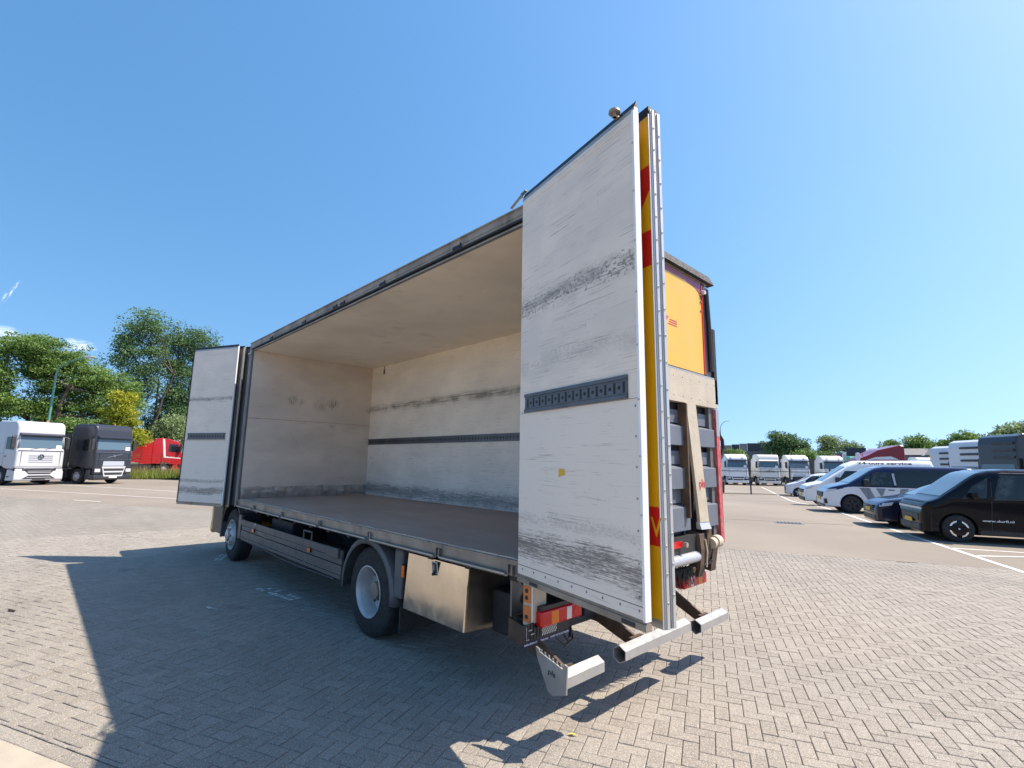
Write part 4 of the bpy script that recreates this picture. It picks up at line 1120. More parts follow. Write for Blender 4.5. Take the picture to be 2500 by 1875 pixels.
def wheel_at(parent, x, y, r, w, side, rimr, style='steel', rim_mat=None):
    prof = [(rimr-.01,-.03),(rimr,-.004),(rimr+.03,0),(r-.05,-.002),(r-.015,-.015),(r,-.04),(r,-w+.04),(r-.015,-w+.015),(rimr,-w)]
    wh = MB().lathe(prof, (x,y,r), 28, side).build('wheel', MAT['tyre'], parent, smooth=True)
    rm = rim_mat or MAT['rim']
    if style == 'steel':
        MB().lathe([(rimr,-.006),(rimr-.012,-.01),(rimr-.03,-.05),(rimr*.72,-.075),(rimr*.70,.0),(rimr*.55,.02),(rimr*.42,.02),(rimr*.4,.06),(rimr*.25,.075),(0,.075)], (x,y,r), 28, side).build('rim', rm, wh, smooth=True)
        h = MB()
        for k in range(10):
            a = k*math.pi/5; c = Vector((x+rimr*.55*math.cos(a), y+.0195*side, r+rimr*.55*math.sin(a))); h.cyl(c, c+Vector((0,.003*side,0)), rimr*.07, None, 8)
        stuff(h.build('hand_holes', MAT['ink'], wh))
    elif style == 'spoke':
        MB().lathe([(rimr,-.006),(rimr-.02,-.008),(rimr-.035,-.09),(0,-.09)], (x,y,r), 28, side).build('rim', MAT['plastic'], wh, smooth=True)
        for k in range(5):
            a = k*2*math.pi/5+.3; d = Vector((math.cos(a),0,math.sin(a))); n = Vector((-math.sin(a),0,math.cos(a)))
            c = Vector((x,y-.02*side,r))
            m = MB(); P = [c+n*.05, c-n*.05, c+d*(rimr-.01)-n*.028, c+d*(rimr-.01)+n*.028]
            Q = [p+Vector((0,.016*side,0)) for p in P]
            m.add(P+Q, [(0,1,2,3),(7,6,5,4),(0,4,5,1),(1,5,6,2),(2,6,7,3),(3,7,4,0)]).build('spoke', rm, wh)
    elif style == 'disc':     # closed cover with four bright windows
        MB().lathe([(rimr,-.004),(rimr-.02,.0),(rimr-.03,.012),(0,.02)], (x,y,r), 32, side).build('rim', MAT['p_black'], wh, smooth=True)
        for k in range(4):
            a0 = k*math.pi/2+.35; P = []
            for j in range(9):
                a = a0 + j/8*1.05; P.append((x+(rimr-.004)*math.cos(a), y+.0145*side, r+(rimr-.004)*math.sin(a)))
            for j in range(8, -1, -1):
                a = a0 + j/8*1.05; q = rimr*(.80 if 0 < j < 8 else .93); P.append((x+q*math.cos(a), y+.0175*side, r+q*math.sin(a)))
            MB().add(P, [tuple(range(len(P))) if side < 0 else tuple(range(len(P)))[::-1]]).build('bright_insert', MAT['chrome'], wh)
        MB().cyl((x,y+.02*side,r),(x,y+.026*side,r),.022,None,14).build('cap', MAT['p_silver'], wh)
    else:
        MB().lathe([(rimr,-.006),(rimr-.02,-.01),(rimr-.05,-.03),(rimr*.5,-.01),(rimr*.3,.0),(0,.0)], (x,y,r), 28, side).build('rim', rm, wh, smooth=True)
    return wh

def cut_arches(o, xs, z, r, ymax, prof_n=28):
    """cut the wheel arches out of a body for good"""
    for x in xs:
        c = MB().cyl((x,-ymax-.3,z),(x,ymax+.3,z), r, None, prof_n).build('c', MAT['plastic'], o.parent)
        m = o.modifiers.new('b', 'BOOLEAN'); m.operation = 'DIFFERENCE'; m.solver = 'EXACT'; m.object = c
        bpy.context.view_layer.update()
        dg = bpy.context.evaluated_depsgraph_get()
        me = bpy.data.meshes.new_from_object(o.evaluated_get(dg))
        o.modifiers.clear(); old = o.data; o.data = me
        bpy.data.objects.remove(c)

def front_patch(prof_pts, w0, w1, off):
    """strip across the front following profile points (x,z); half width goes w0 (first) to w1 (last)"""
    m = MB(); P = []
    n = len(prof_pts)
    for k, (x, z) in enumerate(prof_pts):
        w = w0+(w1-w0)*k/(n-1)
        for j in range(7):
            y = w*(-1+2*j/6); P.append((x+off-.02*abs(y/w)**4*0, y, z))
    m.add(P, [(k*7+j, k*7+j+1, (k+1)*7+j+1, (k+1)*7+j) for k in range(n-1) for j in range(6)])
    return m

def tractor(name, label, loc, heading, body, style='volvo', group=None, lower=None, rear=True, H=3.85, cab_len=2.3, sticker=True, bed=None, lettering=None, dark_glass=True, visor=True):
    """articulated-lorry tractor; +x forward, origin under the front axle"""
    t = thing(name, label, 'truck', loc, heading, group)
    lo = lower or body
    fx = 1.40; bxk = fx-cab_len
    if style == 'volvo':
        prof = [(bxk,1.02),(bxk,H-.42),(bxk+.12,H-.10),(bxk+.45,H),(bxk+1.15,H-.02),(fx-.42,H-.28),(fx-.27,H-.52),(fx-.20,3.06),(fx-.06,2.18),(fx,1.95),(fx+.02,1.10),(fx+.02,.95)]
        ws = [(fx-.06,2.19),(fx-.20,3.03)]
    else:
        prof = [(bxk,1.02),(bxk,H-.30),(bxk+.14,H-.06),(bxk+.5,H),(fx-.50,H-.03),(fx-.30,H-.14),(fx-.20,H-.40),(fx-.17,3.05),(fx-.07,2.25),(fx,2.02),(fx+.03,1.15),(fx+.02,.95)]
        ws = [(fx-.07,2.26),(fx-.17,3.02)]
    cb = MB().prism(prof, -1.24, 1.24, 'y').build('cab', body, t, bevel=.13, seg=4)
    cut_arches(cb, [0], .52, .66, 1.3)
    # glass
    scr = front_patch(ws, 1.13, 1.06, .006).build('windscreen', MAT['glass_ws'], t)
    wd = [(ws[0][0]+.004, ws[0][1]-.05), (ws[1][0]-.004, ws[1][1]+.03)]
    front_patch(wd, 1.19, 1.12, .002).build('windscreen_frame', MAT['plastic'], t)
    MB().box(fx-.62,fx-.10,-1.0,1.0,2.10,2.2).build('dashboard', MAT['dash'], t)
    for s in (1,-1):
        y = 1.2445*s
        f = [(fx-1.15,y,2.18),(fx-.30,y,2.12),(fx-.40,y,2.92),(fx-1.13,y,2.92)]
        MB().add(f, [(0,1,2,3) if s < 0 else (3,2,1,0)]).build('side_window', MAT['glass'], t)
        MB().box(fx-1.24,fx-1.23,min(y,y+.002*s),max(y,y+.002*s),1.15,2.85).build('door_gap', MAT['ink'], t)
        # mirrors
        mr = MB().box(fx-.22,fx-.08,min(1.30*s,1.50*s),max(1.30*s,1.50*s),2.2,2.95).build('mirror', MAT['plastic'] if style != 'camera' else body, t, bevel=.04)
        MB().tube([(fx-.2,1.22*s,2.98),(fx-.15,1.4*s,2.97)], .02, 6).build('mirror_arm', MAT['plastic'], mr)
        # lamps, steps
        hl = MB().prism([(fx-.20,.66),(fx+.055,.66),(fx+.045,1.05),(fx-.12,1.12)], .78*s, 1.23*s, 'y').build('headlamp', MAT['plastic'], t, bevel=.02)
        MB().prism([(fx-.1,.80),(fx+.062,.80),(fx+.052,1.0),(fx-.08,1.06)], .86*s, 1.20*s, 'y').build('lamp_glass', MAT['lamp'], hl)
        MB().box(fx-.03,fx+.064,min(.80*s,1.2*s),max(.80*s,1.2*s),.72,.78).build('lamp_bar', MAT['plastic'], hl)
        MB().prism([(.68,.30),(1.1,.30),(1.15,.95),(.76,.95)], 1.10*s, 1.245*s, 'y').build('step_panel', lo, t, bevel=.02)
        MB().box(.78,1.05,min(1.2455*s,1.25*s),max(1.2455*s,1.25*s),.50,.56).build('step_gap', MAT['ink'], t)
        arch = MB().grid(lambda a, b: (.655*math.cos(math.radians(5+170*a)), (.75+.505*b)*s, .52+.65*math.sin(math.radians(5+170*a))), 14, 1).build('wheel_arch', MAT['plastic'], t)
        so = arch.modifiers.new('s','SOLIDIFY'); so.thickness = .03
        wheel_at(t, 0, 1.22*s, .50, .32, s, .29, 'steel')
        if rear:
            MB().prism([(bxk-.95,1.0),(bxk-.01,1.0),(bxk-.01,3.4),(bxk-.55,3.2)], 1.19*s, 1.235*s, 'y').build('side_fairing', body, t)
            MB().box(-2.85,-.95,min(.65*s,1.2*s),max(.65*s,1.2*s),.35,.95).build('side_tank', MAT['plastic'] if style != 'mb' else lo, t, bevel=.06)
            wheel_at(t, -3.7, 1.22*s, .50, .60, s, .29, 'steel')
            mg = MB().grid(lambda a, b: (-3.7+.58*math.cos(math.radians(0+180*a)), (.6+.63*b)*s, .52+.58*math.sin(math.radians(180*a))), 12, 1).build('mudguard', MAT['plastic'], t)
            so = mg.modifiers.new('s','SOLIDIFY'); so.thickness = .02
    if rear:
        MB().box(-4.7,.9,-.45,-.35,.70,.95).box(-4.7,.9,.35,.45,.70,.95).box(-4.7,-4.6,-.45,.45,.7,.95).box(-2.9,-2.8,-.45,.45,.7,.95).build('chassis_frame', MAT['dark'], t)
        MB().cyl((-3.5,0,.96),(-3.5,0,1.14),.5,.48,24).build('fifth_wheel', MAT['dark'], t)
        MB().box(-1.2,.8,-.6,.6,.6,1.0).build('engine', MAT['dark'], t)
    # front end
    if visor:
        MB().prism([(fx-.24,3.03),(fx+.02,2.98),(fx+.05,3.07),(fx-.18,3.19)], -1.14, 1.14, 'y').build('sun_visor', MAT['visor'] if style != 'plain' else body, t, bevel=.02)
    gm = MAT['plastic']
    if style == 'mb':
        for k in range(4): MB().box(fx+.024,fx+.036,-.62+.08*k*0,.62,1.40+k*.13,1.415+k*.13).build('grille_line', MAT['plastic'], t)
        em = MB().cyl((fx+.03,0,1.75),(fx+.055,0,1.75),.15,None,24).build('emblem', MAT['plastic'], t)
        MB().lathe([(.15,0),(.15,.012),(.135,.012),(.135,0)], (0,0,0), 24, 1).build('ring', MAT['chrome'], em).matrix_local = Matrix.Translation((fx+.056,0,1.75)) @ Matrix.Rotation(-math.pi/2, 4, 'Z')
        for k in range(3):
            a = math.pi/2 + k*2*math.pi/3; MB().add([(fx+.057,.02*math.sin(a),1.75-.02*math.cos(a)),(fx+.057,.14*math.cos(a),1.75+.14*math.sin(a)),(fx+.057,-.02*math.sin(a),1.75+.02*math.cos(a))], [(0,1,2)]).build('star_arm', MAT['chrome'], em)
        bp = MB().prism([(fx-.35,.30),(fx+.09,.30),(fx+.12,.42),(fx+.10,.86),(fx-.35,.93)], -1.245, 1.245, 'y').build('bumper', lo, t, bevel=.04)
        MB().prism([(-.55,.68),(.55,.68),(.72,.90),(.5,.97),(-.5,.97),(-.72,.90)], fx+.0, fx+.118, 'x').build('grille_opening', gm, bp)
        for k in range(2): MB().box(fx+.11,fx+.122,-.6,.6,.765+k*.085,.79+k*.085).build('grille_bar', lo, bp)
        MB().prism([(-.85,.40),(.85,.40),(.55,.60),(-.55,.60)], fx+.03, fx+.126, 'x').build('grille_opening', gm, bp)
        MB().box(fx+.126,fx+.138,-.62,.62,.47,.495).build('grille_bar', lo, bp)
        MB().box(fx+.126,fx+.136,-.32,.32,.34,.43).build('number_plate', MAT['ink'], bp)
    else:
        bp = MB().prism([(fx-.35,.28),(fx+.05,.28),(fx+.09,.40),(fx+.08,.62),(fx-.35,.62)], -1.245, 1.245, 'y').build('bumper', lo, t, bevel=.04)
        g1 = MB().prism([(-.72,1.2),(.72,1.2),(.70,1.5),(-.70,1.5)], fx-.02, fx+.032, 'x').build('grille', MAT['p_silver'] if lo is not body or style == 'volvo_d' else lo, t, bevel=.006)
        MB().prism([(-.62,.50),(.62,.50),(.80,1.16),(-.80,1.16)], fx-.05, fx+.095, 'x').build('grille_frame', lo if style != 'volvo_d' else MAT['p_white'], t, bevel=.01)
        for k in range(2): MB().prism([(-.56-.08*k,.60+.27*k),(.56+.08*k,.60+.27*k),(.62+.08*k,.76+.27*k),(-.62-.08*k,.76+.27*k)], fx+.0955, fx+.102, 'x').build('grille_slot', gm, t)
        em = MB().cyl((fx-.0,0,1.86),(fx+.022,0,1.86),.075,.07,16).build('emblem', MAT['chrome'], t)
        MB().add([(fx+.023,-.5,1.72),(fx+.023,-.5,1.76),(fx+.023,.5,2.0),(fx+.023,.5,1.96)], [(0,1,2,3)]).build('grille_bar', MAT['chrome'], em)
        MB().box(fx+.091,fx+.10,-.26,.26,.40,.51).build('number_plate', MAT['white'], bp)
        for s in (1,-1):
            MB().box(fx-.30,fx-.22,min(.55*s,.8*s),max(.55*s,.8*s),3.3,3.38).build('roof_lamp', MAT['lamp'], t, bevel=.02)
    if lettering:
        text('lettering', lettering[0], lettering[1], t, Vector((fx+lettering[5], -lettering[3]/2, lettering[4])), (0,1,0), (0,0,1), lettering[2], lettering[3], .006, .01)
    if sticker:
        MB().box(ws[0][0]-.005,ws[0][0]+.012,.75,1.05,2.24,2.46).build('sticker', MAT['white'], t)
    # panel gaps on the front
    for z_ in ((2.10, 1.13) if style == 'mb' else (2.06, 1.62)):
        MB().box(fx-.02,fx+.034,-1.16,1.16,z_,z_+.018).build('panel_gap', MAT['ink'] if style != 'volvo_d' else MAT['chrome'], t)
    for s in (1,-1):
        MB().box(fx-.02,fx+.033,min(.99*s,1.005*s),max(.99*s,1.005*s),1.15,2.04).build('panel_gap', MAT['ink'], t)
        MB().box(fx-1.9,fx-1.25,min(1.2405*s,1.2435*s),max(1.2405*s,1.2435*s),1.9,1.915).build('panel_gap', MAT['ink'], t)
        MB().box(fx-1.1,fx-.95,min(1.2405*s,1.262*s),max(1.2405*s,1.262*s),1.72,1.77).build('door_handle', MAT['plastic'], t)
        MB().tube([(fx-.25,.7*s,H-.5),(fx-.5,.72*s,H-.12)], .025, 6).build('roof_horn', MAT['chrome'], t)
    # wipers and small beacons
    for y in (-.55,.15): MB().tube([(fx-.03,y,2.18),(fx-.055,y+.45,2.28)], .012, 5).build('wiper', MAT['plastic'], t)
    MB().cyl((bxk+.8,.9,H-.06),(bxk+.8,.9,H+.16),.05,.04,10).build('beacon', MAT['amberlens'], t)
    if bed:
        m, x0, x1, z0, z1 = bed
        MB().box(x0,x1,-1.24,1.24,z0,z1).build('body_box', m, t, bevel=.03)
    return t
MAT['visor'] = carpaint('visor_tinted', (.03,.034,.05), .15)

# left-hand yard: white and dark tractor units facing the yard
G1 = 'lorries parked at the grass verge'
tl = tractor('tractor_lorry', 'white tractor lorry with round star emblem and tall smooth roof, by the green lamp post', (41.6,4.25,0), rad(207), MAT['p_white'], 'mb', H=3.93, cab_len=2.45, visor=True)
for k, (a, b) in enumerate((((-.75,1.7),(-.35,1.25)),((-.5,2.0),(-.85,1.2)),((-.9,1.55),(-.4,1.1)))):
    MB().tube([(a[0],-1.247,a[1]),((a[0]+b[0])/2+.1,-1.247,(a[1]+b[1])/2),(b[0],-1.247,b[1])], .02, 4).build('livery_swoosh', MAT['beige'], tl)
tractor('tractor_lorry', 'dark navy tractor lorry with white lower grille and roof lamps', (41.9,.75,0), rad(213), MAT['p_char'], 'volvo_d', H=3.96, lower=MAT['p_char'], lettering=('GLOBETROTTER', MAT['white'], .11, 1.3, 3.22, -.235))

# red lorry behind the grass
rt = tractor('flatbed_lorry', 'red lorry with white stripe on its cab, standing behind tall grass', (pt(394,1160,60).x,pt(394,1160,60).y,.15), rad(-96), MAT['p_red'], 'volvo', H=3.45, cab_len=2.4, rear=True, visor=False, sticker=False)
b_ = MB().box(-5.2,-1.55,-1.24,1.24,1.15,1.35).box(-1.75,-1.60,-1.24,1.24,1.35,2.75).build('load_bed', MAT['p_red'], rt)
for s in (1,-1):
    for k in range(7): MB().box(-5.2,-1.76,min(1.20*s,1.25*s),max(1.20*s,1.25*s),1.37+k*.19,1.53+k*.19).build('side_board', MAT['p_red2'], b_)
    MB().add([(-.30,1.2455*s,3.4),(-.12,1.2455*s,3.4),(.10,1.2455*s,1.75),(-.06,1.2455*s,1.62)], [(0,1,2,3) if s < 0 else (3,2,1,0)]).build('livery_stripe', MAT['stripe'], rt)
    MB().add([(.0,1.246*s,1.60),(1.30,1.246*s,1.52),(1.30,1.246*s,1.62),(-.02,1.246*s,1.74)], [(0,1,2,3) if s < 0 else (3,2,1,0)]).build('livery_stripe', MAT['stripe'], rt)

# pale trailer whose corner shows beside the open front door
pt_ = pt(452, 1165, 50)
tr = thing('box_trailer', 'pale trailer edge showing beside the open front door', 'trailer', (pt_.x+.6, pt_.y-1.6, 0), rad(30))
MB().box(-7,1.2,-1.25,1.25,1.1,3.0).build('body', MAT['p_lgrey'], tr, bevel=.03)
MB().box(-6.5,.8,-.5,.5,.75,1.09).build('chassis_frame', MAT['dark'], tr)
for x in (-5.6,-4.4):
    for s in (1,-1): wheel_at(tr, x, 1.2*s, .48, .35, s, .28, 'steel')
MB().box(.6,.75,-.6,-.5,0,.8).box(.6,.75,.5,.6,0,.8).build('landing_leg', MAT['dark'], tr)

# right-hand row of white tractor units, facing the yard
def rrow(px, py, z=-.5): 
    q = gp(px, py, z); return q
hd = rad(126)
def place(px, py, back=1.4, head=hd, z=-.5):
    q = gp(px, py, z); return (q.x-math.cos(head)*back, q.y-math.sin(head)*back, z)
tractor('tractor_lorry', 'white tractor lorry with pale windscreen and dark grille slots, nearest the wheelie bin', place(1803,1184.5), hd, MAT['p_white_r'], 'volvo', group=None)
tractor('tractor_lorry', 'off-white tractor lorry with its maker\'s name in large letters across the front', place(1880,1186), hd+.02, MAT['p_cream'], 'plain', lettering=('VOLVO', MAT['ink'], .17, 1.25, 1.66, .022), visor=True)
t3 = tractor('tractor_lorry', 'white tractor lorry with louvred dark windscreen blind and black lower front', place(1955,1187), hd-.02, MAT['p_white_r'], 'volvo', lower=MAT['plastic'], sticker=True)
for k in range(6): MB().box(1.26,1.38-.02*k,-.95,.95,2.1+k*.12,2.115+k*.12).build('blind_slat', MAT['p_lgrey'], t3)
q = gp(1925,1186,-.5)
bx3 = tractor('tractor_lorry', 'white tractor lorry with dark visor, between the louvred one and the green lorry', place(2042,1188), hd-.03, MAT['p_white_r'], 'volvo')
tractor('tractor_lorry', 'green tractor lorry behind the white minivan', place(2110,1189,1.4), hd-.03, MAT['p_green'], 'plain')
qb = gp(1950, 1180, -.5)
bt = thing('box_trailer', 'tall pale box trailer behind the row of white tractor lorries', 'trailer', (qb.x-1.0, qb.y-9.5, -.5), hd)
MB().box(-9,2.6,-1.27,1.27,1.15,4.0).build('body', MAT['p_lgrey'], bt, bevel=.02)
MB().box(-8.5,2.2,-.5,.5,.8,1.14).build('chassis_frame', MAT['dark'], bt)
for x in (-7.2,-5.9,-4.6):
    for s in (1,-1): wheel_at(bt, x, 1.22*s, .5, .35, s, .29, 'steel')

# maroon lorry with a tall aerodynamic roof
mp = pt(2128, 1150, 56)
mt = thing('heavy_lorry', 'maroon lorry with raked roof fairing and pale swoosh, behind the service van', 'truck', (mp.x, mp.y, -.5), rad(24.8+8))
MB().prism([(-2.2,.9),(-2.2,4.35),(-1.9,4.42),(-.2,3.98),(.55,3.55),(1.25,3.25),(1.6,2.9),(1.75,2.0),(1.8,.9)], -1.24, 1.24, 'y').build('cab', MAT['p_maroon'], mt, bevel=.09, seg=3)
for s in (1,-1):
    MB().add([(.3,1.246*s,2.2),(1.55,1.246*s,2.2),(1.42,1.246*s,2.95),(.4,1.246*s,2.95)], [(0,1,2,3) if s < 0 else (3,2,1,0)]).build('side_window', MAT['glass'], mt)
    MB().add([(-1.7,1.246*s,3.15),(.2,1.246*s,3.12),(.9,1.246*s,3.05),(.1,1.246*s,3.35),(-1.1,1.246*s,3.42)], [(0,1,2,3,4) if s < 0 else (4,3,2,1,0)]).build('livery_swoosh', MAT['p_lgrey'], mt)
    MB().box(1.45,1.7,min(1.3*s,1.6*s),max(1.3*s,1.6*s),3.0,3.7).build('mirror', MAT['p_lgrey'], mt, bevel=.05)
    for x in (0.6,-3.8): wheel_at(mt, x, 1.22*s, .5, .32, s, .29, 'steel')
MB().box(-5,1.6,-.45,.45,.7,1.0).build('chassis_frame', MAT['dark'], mt)
MB().add([(1.655,-1.05,2.05),(1.655,1.05,2.05),(1.56,1.0,2.85),(1.56,-1.0,2.85)], [(0,1,2,3)]).build('windscreen', MAT['glass_b'], mt)
for y in (-.7,.7): MB().cyl((.9,y,3.45),(.9,y,3.62),.07,.05,10).build('beacon', MAT['amberlens'], mt)

# white cabs seen from behind, and the dark one at the edge
def rearcab(px, D, zt, head, mat, label, wide=2.5, name='tractor_lorry'):
    q = pt(px, 1150, D)
    zb = gz(q.x, q.y)
    t = thing(name, label, 'truck', (q.x, q.y, zb), head)
    H = zt-zb
    MB().prism([(-1.0,1.0),(-1.0,H-.1),(-.8,H),(1.0,H-.03),(1.28,H-.16),(1.36,H-.5),(1.40,2.0),(1.42,.6),(.66,.6),(.5,1.0),(-.5,1.0)], -1.24, 1.24, 'y').build('cab', mat, t, bevel=.07, seg=3)
    for s in (1,-1):
        MB().prism([(-1.9,1.1),(-1.02,1.1),(-1.02,H-.15),(-1.55,H-.35)], 1.19*s, 1.235*s, 'y').build('side_fairing', mat, t)
        for (za, zb2) in ((H-.55,H-.42),(H-.95,H-.82),(H-1.35,H-1.22)):
            MB().box(-.85,-.25,min(1.241*s,1.25*s),max(1.241*s,1.25*s),za,zb2).build('vent', MAT['plastic'], t)
        MB().add([(.2,1.2455*s,1.95),(1.1,1.2455*s,1.95),(1.0,1.2455*s,2.65),(.22,1.2455*s,2.65)], [(0,1,2,3) if s < 0 else (3,2,1,0)]).build('side_window', MAT['glass'], t)
        MB().box(1.05,1.25,min(1.3*s,1.52*s),max(1.3*s,1.52*s),1.95,2.75).build('mirror', MAT['plastic'], t, bevel=.05)
        for x in (0,-3.6): wheel_at(t, x, 1.22*s, .5, .32, s, .29, 'steel')
    for zq in (H-.50, H-.86, H-1.22): MB().box(1.36,1.43,-.2,1.12,zq-.06,zq+.06).build('vent', MAT['plastic'], t)
    MB().add([(1.409,-1.08,1.95),(1.409,1.08,1.95),(1.396,1.04,2.45),(1.396,-1.04,2.45)], [(0,1,2,3)]).build('windscreen', MAT['glass_ws'], t)
    MB().box(-1.006,-1.001,-.3,.3,H-1.5,H-1.3).build('rear_window', MAT['glass'], t)
    MB().box(-4.6,1.0,-.45,.45,.7,.98).build('chassis_frame', MAT['dark'], t)
    MB().box(.9,1.45,-1.2,1.2,.3,.75).build('bumper', mat, t, bevel=.04)
    return t
rearcab(2362, 44, 3.42, rad(38), MAT['p_lgrey'], 'pale tractor lorry seen from its side, lower of two behind the vans')
rearcab(2422, 40, 3.62, rad(38), MAT['p_lgrey'], 'pale tractor lorry seen from its side, taller one next to the dark lorry')
rearcab(2512, 37, 3.75, rad(38), MAT['p_char'], 'dark grey lorry cab behind the black van')

# ------------------------------------------------------------------ vans and cars: lofted bodies
class Van:
    """+x forward, origin under the front axle. stations: list of (x, z_top, half_width); belt = shoulder height"""
    def __init__(s, st, belt, sill, taper=.16, p=6.0):
        s.st = sorted(st); s.belt = belt; s.sill = sill; s.tp = taper; s.p = p
    def at(s, x):
        xs = [a[0] for a in s.st]
        return float(np.interp(x, xs, [a[1] for a in s.st])), float(np.interp(x, xs, [a[2] for a in s.st]))
    def y(s, x, z):
        zt, w = s.at(x); zb = min(s.belt, zt*.86)
        if z <= zb:
            k = max(0.0, (zb-z)/(zb-s.sill)); return w*(1-.05*k**2.5-.012*math.sin(k*math.pi))
        t = min(.9999, (z-zb)/(zt-zb))
        return w*(1-s.tp*t*(zt-zb)/.9)*(1-t**s.p)**(1/s.p)
    def z(s, x, y):
        zt, w = s.at(x); zb = min(s.belt, zt*.86)
        lo, hi = zb, zt
        for _ in range(24):
            m = (lo+hi)/2
            if s.y(x, m) > abs(y): lo = m
            else: hi = m
        return lo
    def body(s, mat, parent, arches, ar, nose=None):
        xs = np.linspace(s.st[0][0], s.st[-1][0], 60)
        xs = sorted(set([round(float(v), 4) for v in xs] + [a[0] for a in s.st]))
        P = []; rings = 0
        for x in xs:
            zt, w = s.at(x); zb = min(s.belt, zt*.86)
            half = []
            zz = [s.sill, s.sill+.05] + [s.sill+(zb-s.sill)*q for q in (.3,.55,.8,1.0)] + [zb+(zt-zb)*q for q in (.15,.3,.45,.6,.72,.82,.9,.95,.98,.995)]
            for z_ in zz: half.append((s.y(x, z_) if z_ > s.sill+.01 else s.y(x, z_)*.9, z_))
            half.append((0.0, zt))
            ring = [(x, yy, z_) for yy, z_ in half] + [(x, -yy, z_) for yy, z_ in half[-2::-1]]
            P += ring; rings = len(ring)
        m = MB(); n = rings
        F_ = [(k*n+i, (k+1)*n+i, (k+1)*n+(i+1) % n, k*n+(i+1) % n) for k in range(len(xs)-1) for i in range(n)]
        F_ += [tuple(range(n)), tuple(range((len(xs)-1)*n, len(xs)*n))[::-1]]
        m.add(P, F_)
        o = m.build('body', mat, parent)
        cut_arches(o, arches, ar-.06, ar, 1.0)
        o.data.polygons.foreach_set('use_smooth', [True]*len(o.data.polygons))
        try: o.data.set_sharp_from_angle(angle=rad(32))
        except Exception: pass
        for s_ in (1,-1):
            for xa in arches:
                w = s.at(xa)[1]
                a_ = MB().grid(lambda a, b: (xa+ar*math.cos(math.radians(-8+196*a)), (w-.34+.325*b)*s_, ar-.06+ar*math.sin(math.radians(-8+196*a))), 16, 1).build('wheel_arch', MAT['plastic'], parent)
                MB().cyl((xa,(w-.34)*s_,ar-.06),(xa,(w-.33)*s_,ar-.06),ar,None,20).build('arch_back', MAT['dark'], parent)
        return o
    def side(s, name, mat, parent, quad, side, off=.006, nu=8, nv=5, sub=True):
        if 'window' in name and sub:
            cx_ = sum(q[0] for q in quad)/4; cz_ = sum(q[1] for q in quad)/4
            g = [(cx_+(q[0]-cx_)*(1+.07/max(.2,abs(q[0]-cx_))*.5), cz_+(q[1]-cz_)*(1+.06/max(.15,abs(q[1]-cz_))*.5)) for q in quad]
            s.side('window_frame', MAT['plastic'], parent, g, side, off-.0035, nu, nv, False)
        (a, b, c, d) = quad    # (x,z) corners bl, br, tr, tl
        m = MB()
        def fn(i, j):
            x = (a[0]*(1-i)+b[0]*i)*(1-j) + (d[0]*(1-i)+c[0]*i)*j
            z_ = (a[1]*(1-i)+b[1]*i)*(1-j) + (d[1]*(1-i)+c[1]*i)*j
            return (x, (s.y(x, z_)+off)*side, z_)
        m.grid(fn, nu, nv)
        fwd = (b[0] > a[0])
        if (side > 0) == fwd: m.f = [f[::-1] for f in m.f]
        return m.build(name, mat, parent, smooth=True)
    def top(s, name, mat, parent, x0, x1, k0, k1, off=.006):
        """patch on the upper surface from x0 (front) to x1, covering k of the half width"""
        m = MB()
        def fn(i, j):
            x = x0+(x1-x0)*j; k = k0+(k1-k0)*j; w = s.at(x)[1]*k
            y = w*(-1+2*i); return (x+off*.6, y, s.z(x, y)+off)
        m.grid(fn, 12, 8)
        if x1 > x0: pass
        else: m.f = [f[::-1] for f in m.f]
        m.f = [f[::-1] for f in m.f]
        return m.build(name, mat, parent, smooth=True)

def plate(t, x, z, y=0, w=.5, mat='plate_y', txt=True):
    o = MB().box(x,x+.012,y-w/2,y+w/2,z,z+.11).build('number_plate', MAT[mat], t)
    return o

